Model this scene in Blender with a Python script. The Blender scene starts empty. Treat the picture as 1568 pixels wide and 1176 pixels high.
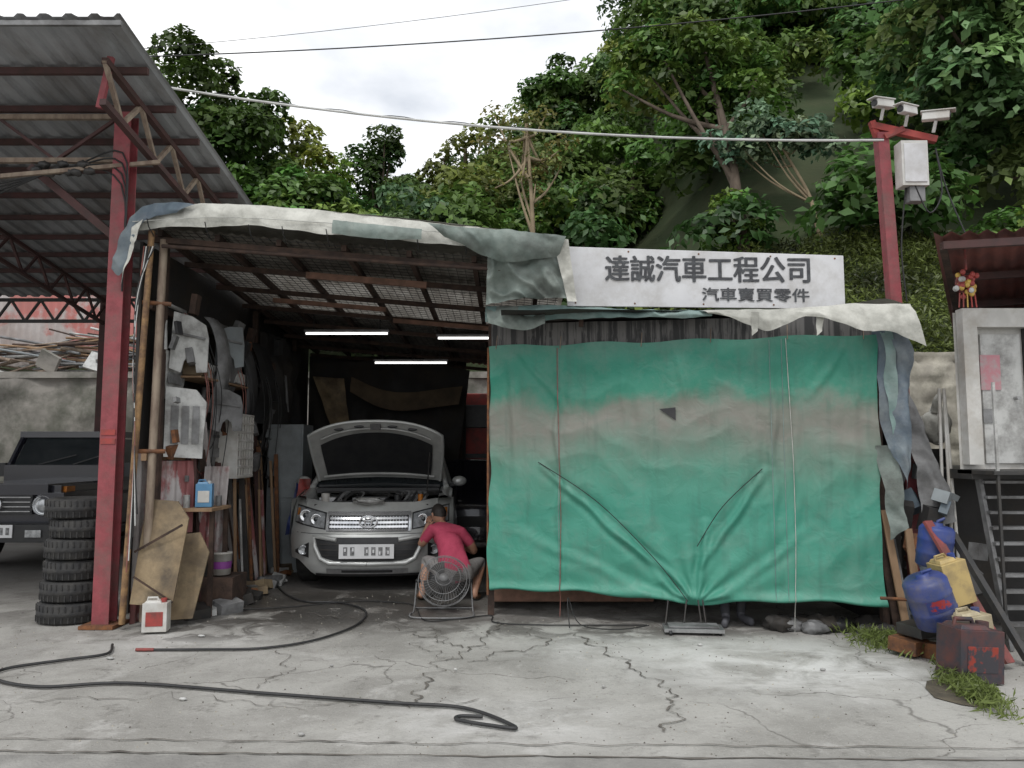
import bpy, math, random
import numpy as np
from mathutils import Vector, Euler, Matrix, noise as mn
random.seed(7)
RNG = np.random.default_rng(11)
scn = bpy.context.scene
R = math.radians

# ------------------------------------------------------------ materials
MATS = {}
def M(name, c1, c2=None, scale=4.0, rough=0.75, metal=0.0, bump=0.0, bscale=40.0, stretch=(1,1,1),
      dirt=None, dscale=1.2, damt=0.5, transl=0.0, lo=0.38, hi=0.62, emit=0.0, coat=0.0):
    if name in MATS: return MATS[name]
    m = bpy.data.materials.new(name); m.use_nodes = True
    nt = m.node_tree; N = nt.nodes; L = nt.links
    b = N["Principled BSDF"]; out = N["Material Output"]
    c2 = c2 or tuple(x*0.72 for x in c1)
    tc = N.new("ShaderNodeTexCoord"); mp = N.new("ShaderNodeMapping")
    mp.inputs["Scale"].default_value = stretch
    L.new(tc.outputs["Object"], mp.inputs[0])
    n = N.new("ShaderNodeTexNoise"); n.inputs["Scale"].default_value = scale; n.inputs["Detail"].default_value = 6
    n.inputs["Roughness"].default_value = 0.62
    L.new(mp.outputs[0], n.inputs["Vector"])
    r = N.new("ShaderNodeValToRGB"); r.color_ramp.elements[0].position = lo; r.color_ramp.elements[1].position = hi
    r.color_ramp.elements[0].color = (*c1, 1); r.color_ramp.elements[1].color = (*c2, 1)
    L.new(n.outputs[0], r.inputs[0]); col = r.outputs[0]
    if dirt:
        n2 = N.new("ShaderNodeTexNoise"); n2.inputs["Scale"].default_value = dscale; n2.inputs["Detail"].default_value = 8
        n2.inputs["Roughness"].default_value = 0.7
        L.new(mp.outputs[0], n2.inputs["Vector"])
        r2 = N.new("ShaderNodeMapRange"); r2.inputs[1].default_value = 0.45; r2.inputs[2].default_value = 0.68
        r2.inputs[3].default_value = 0; r2.inputs[4].default_value = damt
        L.new(n2.outputs[0], r2.inputs[0])
        mx = N.new("ShaderNodeMixRGB"); mx.inputs[2].default_value = (*dirt, 1)
        L.new(r2.outputs[0], mx.inputs[0]); L.new(col, mx.inputs[1]); col = mx.outputs[0]
    L.new(col, b.inputs["Base Color"])
    b.inputs["Roughness"].default_value = rough; b.inputs["Metallic"].default_value = metal
    if coat: b.inputs["Coat Weight"].default_value = coat
    if bump:
        n3 = N.new("ShaderNodeTexNoise"); n3.inputs["Scale"].default_value = bscale; n3.inputs["Detail"].default_value = 5
        L.new(mp.outputs[0], n3.inputs["Vector"])
        bp = N.new("ShaderNodeBump"); bp.inputs["Strength"].default_value = bump; bp.inputs["Distance"].default_value = 0.02
        L.new(n3.outputs[0], bp.inputs["Height"]); L.new(bp.outputs[0], b.inputs["Normal"])
    if emit:
        b.inputs["Emission Color"].default_value = (1, 0.98, 0.95, 1); b.inputs["Emission Strength"].default_value = emit
    if transl:
        t = N.new("ShaderNodeBsdfTranslucent"); ms = N.new("ShaderNodeMixShader"); ms.inputs[0].default_value = transl
        L.new(col, t.inputs[0]); L.new(b.outputs[0], ms.inputs[1]); L.new(t.outputs[0], ms.inputs[2]); L.new(ms.outputs[0], out.inputs[0])
    MATS[name] = m
    return m

def leafmat():
    m = bpy.data.materials.new("leaf_material"); m.use_nodes = True
    N = m.node_tree.nodes; L = m.node_tree.links
    out = N["Material Output"]; N.remove(N["Principled BSDF"])
    a = N.new("ShaderNodeAttribute"); a.attribute_name = "leafcol"
    d = N.new("ShaderNodeBsdfDiffuse"); L.new(a.outputs["Color"], d.inputs[0])
    t = N.new("ShaderNodeBsdfTranslucent"); L.new(a.outputs["Color"], t.inputs[0])
    ms = N.new("ShaderNodeMixShader"); ms.inputs[0].default_value = 0.3
    L.new(d.outputs[0], ms.inputs[1]); L.new(t.outputs[0], ms.inputs[2])
    g = N.new("ShaderNodeBsdfGlossy"); g.inputs["Roughness"].default_value = 0.45
    m2 = N.new("ShaderNodeMixShader"); m2.inputs[0].default_value = 0.035
    L.new(ms.outputs[0], m2.inputs[1]); L.new(g.outputs[0], m2.inputs[2]); L.new(m2.outputs[0], out.inputs[0])
    MATS["leaf"] = m
leafmat()

M("red_steel", (0.30,0.065,0.075), (0.22,0.048,0.055), 9, 0.65, dirt=(0.15,0.09,0.08), dscale=3, damt=0.85, bump=0.15)
M("red_dark", (0.085,0.036,0.034), (0.055,0.03,0.028), 6, 0.75, dirt=(0.05,0.03,0.02), damt=0.6)
M("rust", (0.22,0.09,0.035), (0.10,0.05,0.03), 14, 0.85, bump=0.3)
M("rust_yellow", (0.33,0.20,0.09), (0.13,0.075,0.045), 8, 0.85, bump=0.3)
M("old_pipe", (0.30,0.24,0.18), (0.17,0.12,0.09), 12, 0.75, stretch=(1,1,0.3))
M("shed_sheet", (0.36,0.37,0.385), (0.25,0.26,0.27), 1.5, 0.65, dirt=(0.12,0.10,0.085), dscale=1.6, damt=0.8, stretch=(1,0.35,1))
M("garage_sheet", (0.42,0.40,0.36), (0.27,0.25,0.22), 2, 0.8, dirt=(0.10,0.08,0.06), damt=0.8, transl=0.32)
M("dark_wood", (0.075,0.045,0.032), (0.035,0.022,0.017), 8, 0.85, bump=0.3)
M("red_wood", (0.24,0.13,0.09), (0.14,0.08,0.055), 8, 0.8)
M("plank", (0.34,0.22,0.13), (0.22,0.14,0.08), 6, 0.8, stretch=(1,1,0.15), bump=0.2)
M("plywood", (0.33,0.25,0.15), (0.20,0.145,0.085), 3, 0.85, dirt=(0.08,0.065,0.05), dscale=2.5, damt=0.9)
M("white_tarp", (0.58,0.575,0.52), (0.44,0.435,0.39), 4, 0.7, dirt=(0.20,0.20,0.175), dscale=2.2, damt=0.8, bump=0.45, bscale=20)
M("grey_tarp", (0.26,0.30,0.27), (0.15,0.19,0.17), 3, 0.65, dirt=(0.08,0.085,0.075), dscale=2.0, damt=0.8, bump=0.5, bscale=14)
M("blue_tarp", (0.11,0.15,0.18), (0.07,0.09,0.12), 3, 0.65, dirt=(0.25,0.27,0.26), dscale=2.0, damt=0.6, bump=0.5, bscale=14)
M("teal_tarp", (0.20,0.29,0.27), (0.12,0.19,0.18), 3, 0.65, dirt=(0.30,0.30,0.28), damt=0.5, bump=0.5, bscale=14)
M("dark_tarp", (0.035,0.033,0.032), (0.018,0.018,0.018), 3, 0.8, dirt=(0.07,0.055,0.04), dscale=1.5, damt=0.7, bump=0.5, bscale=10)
M("brown_tarp", (0.14,0.10,0.06), (0.08,0.06,0.04), 3, 0.85, bump=0.4, bscale=10)
M("sign_white", (0.66,0.66,0.67), (0.58,0.58,0.59), 2.5, 0.55, dirt=(0.36,0.34,0.31), dscale=3.5, damt=0.55)
M("sign_ink", (0.07,0.075,0.08), (0.035,0.035,0.04), 20, 0.6)
M("white_paint", (0.62,0.61,0.58), (0.50,0.49,0.46), 4, 0.5, dirt=(0.30,0.25,0.19), dscale=3, damt=0.6)
M("part_white", (0.54,0.54,0.52), (0.40,0.40,0.385), 4, 0.6, dirt=(0.14,0.13,0.12), dscale=4, damt=0.75)
M("part_grey", (0.24,0.24,0.24), (0.13,0.13,0.13), 5, 0.5, dirt=(0.05,0.045,0.04), dscale=4, damt=0.7)
M("cabinet_grey", (0.27,0.30,0.31), (0.21,0.23,0.24), 3, 0.5, dirt=(0.10,0.09,0.08), damt=0.5)
M("rubber", (0.022,0.022,0.023), (0.045,0.043,0.04), 12, 0.8, bump=0.3)
M("black_plastic", (0.02,0.02,0.022), (0.03,0.03,0.03), 10, 0.45)
M("black_metal", (0.03,0.03,0.03), (0.05,0.045,0.04), 10, 0.5)
M("glass", (0.02,0.025,0.028), (0.03,0.035,0.038), 2, 0.08, coat=0.5)
M("lamp_glass", (0.55,0.57,0.58), (0.28,0.29,0.30), 14, 0.08, metal=0.3, coat=1.0)
M("chrome", (0.80,0.81,0.82), (0.66,0.67,0.68), 8, 0.22, metal=0.8)
M("amber", (0.6,0.2,0.02), None, 8, 0.2)
M("car_paint", (0.60,0.61,0.59), (0.54,0.55,0.53), 3, 0.33, metal=0.3, coat=0.7, dirt=(0.44,0.43,0.40), dscale=3, damt=0.4)
M("hood_under", (0.44,0.44,0.42), (0.33,0.33,0.315), 4, 0.5, metal=0.1)
M("suv_paint", (0.012,0.013,0.022), (0.02,0.02,0.03), 3, 0.22, coat=0.7)
M("plate_white", (0.78,0.78,0.78), (0.72,0.72,0.72), 10, 0.4)
M("plate_ink", (0.10,0.10,0.10), (0.30,0.30,0.30), 30, 0.5)
M("alu", (0.42,0.42,0.42), (0.3,0.3,0.3), 12, 0.4, metal=0.7)
M("tube_light", (0.9,0.9,0.9), None, 1, 0.5, emit=2.2)
M("shirt_red", (0.52,0.07,0.13), (0.42,0.05,0.10), 9, 0.85, bump=0.8, bscale=9)
M("skin", (0.45,0.25,0.165), (0.38,0.20,0.13), 12, 0.55)
M("hair", (0.018,0.014,0.012), (0.03,0.024,0.02), 40, 0.6)
M("shorts_grey", (0.30,0.29,0.28), (0.20,0.19,0.18), 8, 0.85, bump=0.5, bscale=14)
M("trousers_dark", (0.035,0.036,0.045), (0.05,0.05,0.055), 8, 0.85, bump=0.5, bscale=14)
M("shoe", (0.05,0.05,0.06), (0.10,0.10,0.11), 8, 0.7)
M("sandal", (0.20,0.11,0.06), None, 8, 0.7)
M("eye_white", (0.7,0.7,0.68), None, 5, 0.3)
M("lips", (0.33,0.12,0.10), None, 5, 0.5)
M("blue_plastic", (0.025,0.05,0.22), (0.03,0.045,0.14), 5, 0.5, dirt=(0.12,0.11,0.12), dscale=6, damt=0.75)
M("blue_light", (0.10,0.26,0.44), None, 5, 0.4)
M("yellow_plastic", (0.50,0.37,0.15), (0.38,0.28,0.12), 5, 0.5, dirt=(0.2,0.16,0.1), dscale=5, damt=0.7)
M("gold", (0.60,0.40,0.08), (0.45,0.28,0.06), 5, 0.4)
M("pale_plastic", (0.50,0.44,0.30), (0.40,0.34,0.22), 5, 0.5, dirt=(0.2,0.16,0.1), dscale=5, damt=0.7)
M("red_paint", (0.36,0.055,0.045), (0.27,0.045,0.04), 6, 0.6, dirt=(0.08,0.06,0.05), dscale=6, damt=0.7)
M("red_old", (0.26,0.06,0.055), (0.17,0.045,0.04), 6, 0.7, dirt=(0.07,0.05,0.04), dscale=5, damt=0.8)
M("red_mark", (0.28,0.035,0.02), (0.04,0.037,0.045), 9, 0.5, lo=0.40, hi=0.47)
M("black_can", (0.03,0.033,0.045), (0.045,0.04,0.045), 6, 0.5, dirt=(0.16,0.04,0.025), dscale=5, damt=0.7)
M("purple", (0.22,0.05,0.25), None, 5, 0.5)
M("stone", (0.30,0.28,0.25), (0.17,0.16,0.145), 1.6, 0.9, dirt=(0.07,0.08,0.05), dscale=0.8, damt=0.8, bump=0.8, bscale=6)
M("stone_pale", (0.44,0.41,0.34), (0.27,0.25,0.21), 2.6, 0.9, dirt=(0.10,0.10,0.07), dscale=2.2, damt=0.75, bump=0.9, bscale=5)
M("bark", (0.13,0.10,0.075), (0.075,0.055,0.04), 6, 0.9, stretch=(1,1,0.3), bump=0.5, bscale=20)
M("bark_pale", (0.34,0.27,0.17), (0.22,0.17,0.11), 6, 0.9, stretch=(1,1,0.3), bump=0.4)
M("soil", (0.12,0.10,0.07), (0.07,0.06,0.045), 8, 0.95, bump=0.6)
M("hill_ground", (0.03,0.05,0.015), (0.045,0.055,0.022), 0.9, 0.95, dirt=(0.02,0.03,0.01), dscale=0.4, damt=0.8, bump=0.6, bscale=8)
M("pink_sheet", (0.48,0.17,0.15), (0.46,0.42,0.40), 0.8, 0.7, dirt=(0.25,0.18,0.15), damt=0.6, lo=.46, hi=.52)
M("lower_sheet", (0.30,0.10,0.10), (0.48,0.45,0.44), 2.6, 0.7, dirt=(0.14,0.10,0.09), dscale=3, damt=0.8, lo=.46, hi=.52, stretch=(1,1,.4))
M("wire_black", (0.02,0.02,0.02), None, 5, 0.6)
M("wire_white", (0.60,0.60,0.58), (0.45,0.45,0.43), 5, 0.6)
M("rope_red", (0.30,0.12,0.10), (0.2,0.08,0.06), 20, 0.8)
M("rope_white", (0.50,0.50,0.46), (0.36,0.36,0.33), 20, 0.8)
M("hose", (0.018,0.018,0.019), (0.03,0.03,0.03), 12, 0.55)
M("crack", (0.085,0.076,0.066), (0.16,0.145,0.125), 6, 0.95)
M("red_roof", (0.22,0.075,0.06), (0.13,0.05,0.045), 3, 0.75, dirt=(0.08,0.05,0.04), damt=0.6)
M("pink_poster", (0.50,0.22,0.25), (0.42,0.34,0.34), 18, 0.6)

# ------------------------------------------------------------ mesh builder
class MB:
    def __init__(s): s.v=[]; s.f=[]; s.mi=[]; s.sm=[]; s.mats=[]
    def add(s, verts, faces, mat, smooth=False):
        if mat not in s.mats: s.mats.append(mat)
        k = s.mats.index(mat); o = len(s.v)
        s.v.extend([tuple(p) for p in verts])
        for f in faces:
            s.f.append([i+o for i in f]); s.mi.append(k); s.sm.append(smooth)
    def box(s, c, d, mat, rot=(0,0,0), taper=1.0):
        e = Euler(rot).to_matrix(); vs=[]
        for z in (-1,1):
            q = taper if z>0 else 1.0
            for x,y in ((-1,-1),(1,-1),(1,1),(-1,1)):
                vs.append(Vector(c)+e@Vector((x*d[0]/2*q,y*d[1]/2*q,z*d[2]/2)))
        s.add(vs,[(3,2,1,0),(4,5,6,7),(0,1,5,4),(1,2,6,5),(2,3,7,6),(3,0,4,7)],mat)
    def prism(s, poly, d, mat):
        d=Vector(d); n=len(poly); vs=[Vector(p) for p in poly]+[Vector(p)+d for p in poly]
        s.add(vs,[tuple(range(n)),tuple(range(2*n-1,n-1,-1))]+[(i,(i+1)%n,(i+1)%n+n,i+n) for i in range(n)],mat)
    def beam(s, p1, p2, w, h, mat):
        p1=Vector(p1);p2=Vector(p2);d=(p2-p1).normalized()
        up=Vector((0,0,1)) if abs(d.z)<0.95 else Vector((0,1,0))
        a=d.cross(up).normalized();b=a.cross(d)
        vs=[p+a*x*w/2+b*y*h/2 for p in (p1,p2) for x,y in ((-1,-1),(1,-1),(1,1),(-1,1))]
        s.add(vs,[(3,2,1,0),(4,5,6,7),(0,1,5,4),(1,2,6,5),(2,3,7,6),(3,0,4,7)],mat)
    def cyl(s, p1, p2, r, mat, r2=None, n=14):
        s.tube([p1,p2],[r, r if r2 is None else r2],mat,n)
    def tube(s, pts, r, mat, n=8):
        pts=[Vector(p) for p in pts]; rs = r if isinstance(r,(list,tuple)) else [r]*len(pts)
        a=None; vs=[]; fs=[]
        for i,p in enumerate(pts):
            d=((pts[min(i+1,len(pts)-1)]-pts[max(i-1,0)])).normalized()
            if a is None:
                a=d.cross(Vector((0,0,1)) if abs(d.z)<0.9 else Vector((1,0,0))).normalized()
            else:
                a=(a-d*a.dot(d)).normalized()
            b=d.cross(a)
            for k in range(n):
                t=2*math.pi*k/n; vs.append(p+(a*math.cos(t)+b*math.sin(t))*rs[i])
        for i in range(len(pts)-1):
            for k in range(n):
                fs.append((i*n+k,i*n+(k+1)%n,(i+1)*n+(k+1)%n,(i+1)*n+k))
        s.add(vs,fs,mat,True)
        s.add(vs[:n],[tuple(range(n))[::-1]],mat); s.add(vs[-n:],[tuple(range(n))],mat)
    def grid(s, P, mat, smooth=True):
        a=len(P); b=len(P[0]); vs=[q for row in P for q in row]
        s.add(vs,[(i*b+j,i*b+j+1,(i+1)*b+j+1,(i+1)*b+j) for i in range(a-1) for j in range(b-1)],mat,smooth)
    def lathe(s, c, axis, prof, mat, n=24):
        c=Vector(c); d=Vector(axis).normalized()
        a=d.cross(Vector((0,0,1)) if abs(d.z)<0.9 else Vector((1,0,0))).normalized(); b=d.cross(a)
        P=[[c+d*h+(a*math.cos(2*math.pi*k/n)+b*math.sin(2*math.pi*k/n))*r for k in range(n+1)] for r,h in prof]
        s.grid(P,mat)
    def sphere(s, c, r, mat, n=12, fn=None):
        if not isinstance(r,(tuple,list)): r=(r,r,r)
        P=[]
        for i in range(n+1):
            t=math.pi*i/n; row=[]
            for j in range(2*n+1):
                p=math.pi*j/n
                q=Vector((math.sin(t)*math.cos(p),math.sin(t)*math.sin(p),math.cos(t)))
                k=fn(q) if fn else 1.0
                row.append(Vector(c)+Vector((q.x*r[0],q.y*r[1],q.z*r[2]))*k)
            P.append(row)
        s.grid(P,mat)
    def build(s, name, parent=None, bevel=0, loc=None, rotz=0):
        me=bpy.data.meshes.new(name); me.from_pydata(s.v,[],s.f)
        for m in s.mats: me.materials.append(MATS[m])
        me.polygons.foreach_set("material_index",s.mi); me.polygons.foreach_set("use_smooth",s.sm); me.update()
        o=bpy.data.objects.new(name,me); scn.collection.objects.link(o)
        if parent: o.parent=parent
        if loc: o.location=loc
        if rotz: o.rotation_euler=(0,0,rotz)
        if bevel:
            b=o.modifiers.new("bevel","BEVEL"); b.width=bevel; b.segments=2; b.limit_method='ANGLE'; b.angle_limit=R(50)
        return o
def empty(name, loc=(0,0,0), rotz=0):
    e=bpy.data.objects.new(name,None); scn.collection.objects.link(e); e.location=loc; e.rotation_euler=(0,0,rotz); e.empty_display_size=0.2
    return e
def cr(pts, k=6):
    pts=[Vector(p) for p in pts]; out=[]
    for i in range(len(pts)-1):
        p0=pts[max(i-1,0)];p1=pts[i];p2=pts[i+1];p3=pts[min(i+2,len(pts)-1)]
        for j in range(k):
            t=j/k
            out.append(0.5*((2*p1)+(p2-p0)*t+(2*p0-5*p1+4*p2-p3)*t*t+(3*p1-p0-3*p2+p3)*t**3))
    out.append(pts[-1]); return out
def resample(pts,n):
    pts=[Vector(p) for p in pts]; d=[0]
    for i in range(1,len(pts)): d.append(d[-1]+(pts[i]-pts[i-1]).length)
    out=[]
    for k in range(n):
        t=d[-1]*k/(n-1); i=1
        while i<len(d)-1 and d[i]<t: i+=1
        s=(t-d[i-1])/max(d[i]-d[i-1],1e-6); out.append(pts[i-1].lerp(pts[i],min(max(s,0),1)))
    return out
def nz(p,sc=1.0,off=0.0): return mn.noise(Vector(p)*sc+Vector((off,off*1.7,off*0.3)))
def cloth(mb, top, bot, mat, nu=50, nv=12, amp=0.04, sc=3.0, bulge=0.0, rag=0.0, seed=0.0, out=(0,-1,0)):
    T=resample(cr(top),nu); B=resample(cr(bot),nu); o=Vector(out); P=[]
    for j in range(nv):
        t=j/(nv-1); row=[]
        for i in range(nu):
            b=B[i]+Vector((0,0,1))*rag*(nz((B[i].x*2.0,seed,0),1.0,seed)+.3*nz((B[i].x*6,seed,4),1.0,seed))
            p=T[i].lerp(b,t)
            w=nz(p,sc,seed)+0.35*nz(p,sc*2.3,seed+3)
            fold=1-abs(nz(p+Vector((0,0,p.x*0.8)),sc*1.4,seed+6))*3.2
            p=p+o*(amp*w+amp*0.4*max(fold,0)+bulge*math.sin(math.pi*t))+Vector((0,0,1))*amp*0.15*nz(p,sc*.8,seed+9)
            row.append(p)
        P.append(row)
    mb.grid(P,mat)

# ------------------------------------------------------------ world, sun, camera
w=bpy.data.worlds.new("World"); scn.world=w; w.use_nodes=True
N=w.node_tree.nodes; L=w.node_tree.links; bg=N["Background"]
sky=N.new("ShaderNodeTexSky"); sky.sky_type='NISHITA'; sky.sun_disc=False
sky.sun_elevation=R(58); sky.sun_rotation=R(200)
tc=N.new("ShaderNodeTexCoord"); mp=N.new("ShaderNodeMapping"); mp.inputs["Scale"].default_value=(1,1,2.2)
L.new(tc.outputs["Generated"],mp.inputs[0])
n1=N.new("ShaderNodeTexNoise"); n1.inputs["Scale"].default_value=2.6; n1.inputs["Detail"].default_value=8; n1.inputs["Roughness"].default_value=0.5
L.new(mp.outputs[0],n1.inputs["Vector"])
cc=N.new("ShaderNodeValToRGB"); cc.color_ramp.elements[0].position=0.36; cc.color_ramp.elements[1].position=0.58
cc.color_ramp.elements[0].color=(0.54,0.57,0.62,1); cc.color_ramp.elements[1].color=(1,1,1,1)
L.new(n1.outputs[0],cc.inputs[0])
sc_=N.new("ShaderNodeVectorMath"); sc_.operation='SCALE'; sc_.inputs["Scale"].default_value=14.6
L.new(cc.outputs[0],sc_.inputs[0])
mx=N.new("ShaderNodeMixRGB"); mx.inputs[0].default_value=0.9
L.new(sky.outputs[0],mx.inputs[1]); L.new(sc_.outputs[0],mx.inputs[2]); L.new(mx.outputs[0],bg.inputs[0]); bg.inputs[1].default_value=0.1
sl=bpy.data.lights.new("sun","SUN"); sl.energy=1.4; sl.angle=R(16); sl.color=(1,0.985,0.96)
so=bpy.data.objects.new("sun",sl); scn.collection.objects.link(so)
az=R(200); el=R(58)
dirv=Vector((math.sin(az)*math.cos(el),math.cos(az)*math.cos(el),math.sin(el)))
so.rotation_euler=dirv.to_track_quat('Z','Y').to_euler()
cam=bpy.data.cameras.new("camera"); co=bpy.data.objects.new("camera",cam); scn.collection.objects.link(co)
cam.sensor_width=36; cam.lens=27.05; cam.clip_end=1000; co.location=(0,0,1.55); co.rotation_euler=(R(95),0,0)
scn.camera=co
scn.view_settings.view_transform='Standard'; scn.view_settings.look='None'; scn.view_settings.exposure=0

# ------------------------------------------------------------ ground
def groundmat():
    m=bpy.data.materials.new("concrete_yard"); m.use_nodes=True; nt=m.node_tree; N=nt.nodes; L=nt.links; b=N["Principled BSDF"]
    tc=N.new("ShaderNodeTexCoord")
    def noise(s,d=8,r=0.6,vec=None,dist=0):
        n=N.new("ShaderNodeTexNoise"); n.inputs["Scale"].default_value=s; n.inputs["Detail"].default_value=d; n.inputs["Roughness"].default_value=r
        n.inputs["Distortion"].default_value=dist
        L.new(vec or tc.outputs["Object"],n.inputs["Vector"]); return n.outputs[0]
    def mr(x,a,b_,c=0,d=1):
        r=N.new("ShaderNodeMapRange"); r.inputs[1].default_value=a; r.inputs[2].default_value=b_; r.inputs[3].default_value=c; r.inputs[4].default_value=d
        r.interpolation_type='SMOOTHSTEP'; L.new(x,r.inputs[0]); return r.outputs[0]
    def mix(f,a,c,mode='MIX'):
        q=N.new("ShaderNodeMixRGB"); q.blend_type=mode
        L.new(f,q.inputs[0]); 
        if isinstance(a,tuple): q.inputs[1].default_value=(*a,1)
        else: L.new(a,q.inputs[1])
        if isinstance(c,tuple): q.inputs[2].default_value=(*c,1)
        else: L.new(c,q.inputs[2])
        return q.outputs[0]
    def mul(a,c):
        q=N.new("ShaderNodeMath"); q.operation='MULTIPLY'; L.new(a,q.inputs[0])
        if isinstance(c,float): q.inputs[1].default_value=c
        else: L.new(c,q.inputs[1])
        return q.outputs[0]
    def dist(p,sc,a,b_):
        mp=N.new("ShaderNodeMapping"); mp.inputs["Location"].default_value=(-p[0]*sc[0],-p[1]*sc[1],0); mp.inputs["Scale"].default_value=(sc[0],sc[1],0); L.new(tc.outputs["Object"],mp.inputs[0])
        q=N.new("ShaderNodeVectorMath"); q.operation='LENGTH'; L.new(mp.outputs[0],q.inputs[0]); return mr(q.outputs["Value"],a,b_,1,0)
    col=mix(mr(noise(0.8,10,0.68,dist=0.4),0.36,0.62),(0.40,0.388,0.36),(0.275,0.265,0.243))
    col=mix(mul(mr(noise(1.9,10,0.72,dist=0.3),0.54,0.68),0.6),col,(0.52,0.505,0.48))
    col=mix(mul(mr(noise(3.6,10,0.78),0.53,0.68),0.75),col,(0.15,0.142,0.127))
    col=mix(mul(mr(noise(38,4,0.7),0.55,0.75),0.5),col,(0.11,0.103,0.093))
    col=mix(mul(mr(noise(90,2,0.7),0.58,0.7),0.4),col,(0.60,0.58,0.55))
    sx=N.new("ShaderNodeSeparateXYZ"); L.new(tc.outputs["Object"],sx.inputs[0])
    mp=N.new("ShaderNodeMapping"); mp.inputs["Scale"].default_value=(0.9,1.3,1); mp.inputs["Rotation"].default_value=(0,0,-0.6); L.new(tc.outputs["Object"],mp.inputs[0])
    for p,sc,am in (((2.1,5.75),(.7,1.2),.9),((-.1,4.6),(1.2,2.2),.6),((-2.9,6.3),(1,2),.5),((.9,6.2),(1,1.7),.5)):
        pale=mul(dist(p,sc,0.1,1.4),mr(noise(1.6+p[0]*.1,10,0.68,mp.outputs[0],0.5),0.38,0.60)); col=mix(mul(pale,am),col,(0.66,0.65,0.63))
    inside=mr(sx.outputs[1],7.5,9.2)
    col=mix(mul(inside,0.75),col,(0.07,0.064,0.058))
    wet=mul(dist((-1.75,7.85),(.5,.9),0.4,1.25),mr(noise(1.9,8,0.65,dist=0.8),0.34,0.46))
    wet2=mul(dist((.9,7.0),(.32,1.6),0.3,1.1),mr(noise(2.5,8,0.65,dist=0.8),0.42,0.54))
    wet3=mul(dist((-2.6,6.9),(.8,1.6),0.3,1.1),mr(noise(2.7,8,0.65,dist=0.8),0.46,0.54))
    col=mix(mul(wet,0.92),col,(0.045,0.041,0.037)); col=mix(mul(wet2,0.75),col,(0.07,0.063,0.055)); col=mix(mul(wet3,0.75),col,(0.07,0.063,0.055))
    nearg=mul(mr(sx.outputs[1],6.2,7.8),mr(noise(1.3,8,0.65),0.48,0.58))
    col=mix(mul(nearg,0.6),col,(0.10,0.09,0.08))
    nv=N.new("ShaderNodeTexNoise"); nv.inputs["Scale"].default_value=1.6; nv.inputs["Detail"].default_value=6; L.new(tc.outputs["Object"],nv.inputs["Vector"])
    va=N.new("ShaderNodeVectorMath"); va.operation='MULTIPLY_ADD'; L.new(nv.outputs["Color"],va.inputs[0]); va.inputs[1].default_value=(0.9,0.9,0); L.new(tc.outputs["Object"],va.inputs[2])
    vo=N.new("ShaderNodeTexVoronoi"); vo.feature='DISTANCE_TO_EDGE'; vo.inputs["Scale"].default_value=0.65; L.new(va.outputs[0],vo.inputs["Vector"])
    crk=mul(mr(vo.outputs["Distance"],0.0,0.007,1,0),mr(noise(0.7,3,0.5),0.46,0.55))
    col=mix(mul(crk,0.65),col,(0.09,0.082,0.072))
    L.new(col,b.inputs["Base Color"])
    rr=mr(wet,0,1,0.88,0.28); L.new(rr,b.inputs["Roughness"])
    bp=N.new("ShaderNodeBump"); bp.inputs["Strength"].default_value=0.6; bp.inputs["Distance"].default_value=0.02
    L.new(noise(22,9,0.7),bp.inputs["Height"]); L.new(bp.outputs[0],b.inputs["Normal"])
    MATS["concrete"]=m
groundmat()
M("road_mat",(0.28,0.272,0.255),(0.20,0.193,0.18),1.5,0.9,dirt=(0.42,0.41,0.38),dscale=2.5,damt=0.5,bump=0.5,bscale=60)
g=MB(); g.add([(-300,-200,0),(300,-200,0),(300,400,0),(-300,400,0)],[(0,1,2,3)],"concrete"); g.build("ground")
g=MB(); g.add([(-60,-30,0.004),(60,-30,0.004),(60,3.72,0.004),(-60,4.42,0.004)],[(0,1,2,3)],"road_mat"); g.build("road")
def ribbon(mb,pts,wd,mat,z=0.008,jit=0.0,k=8):
    P=cr([(p[0],p[1],z) for p in pts],k); rows=[]
    for i,p in enumerate(P):
        d=(P[min(i+1,len(P)-1)]-P[max(i-1,0)]).normalized(); a=Vector((-d.y,d.x,0))
        p=p+a*jit*nz(p,7.0)+a*jit*0.5*nz(p,19.0)
        ww=wd*(0.25+1.3*abs(nz(p,6.0,4)))
        rows.append([p-a*ww,p+a*ww])
    mb.grid(rows,mat,False)
g=MB()
ribbon(g,[(-8,4.18),(-3,4.13),(0,4.06),(3,4.0),(8,3.93)],0.015,"crack",jit=0.02,k=40)
ribbon(g,[(-8,4.36),(-3,4.31),(0,4.23),(3,4.16),(8,4.08)],0.008,"crack",jit=0.03,k=40)
g.build("gutter_joint")
g=MB()
ribbon(g,[(-.12,7.3),(-.16,6.9),(-.32,6.2),(-.5,5.75),(-.6,5.1),(-.62,4.8)],0.012,"crack",jit=0.12,k=14)
ribbon(g,[(-.14,7.2),(.1,6.8),(.32,6.45),(.15,6.2),(-.1,6.1),(-.3,5.8)],0.009,"crack",jit=0.12,k=14)
ribbon(g,[(.55,6.7),(.7,6.2),(.85,5.7),(1.0,5.25),(.98,4.9),(.86,4.4)],0.012,"crack",jit=0.1,k=14)
ribbon(g,[(-2.2,7.6),(-1.5,7.3),(-1.0,6.9),(-.7,6.5),(-.35,6.3)],0.009,"crack",jit=0.14,k=14)
ribbon(g,[(-3.2,4.9),(-2.2,5.0),(-1.2,4.85),(-.2,4.95)],0.006,"crack",jit=0.16,k=14)
ribbon(g,[(-1.9,7.0),(-1.7,6.6),(-1.9,6.2),(-1.6,5.7),(-1.7,5.2)],0.006,"crack",jit=0.14,k=14)
ribbon(g,[(-.7,7.0),(-.55,6.6),(-.75,6.3),(-.45,5.9)],0.007,"crack",jit=0.14,k=14)
g.build("pavement_crack")

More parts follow.
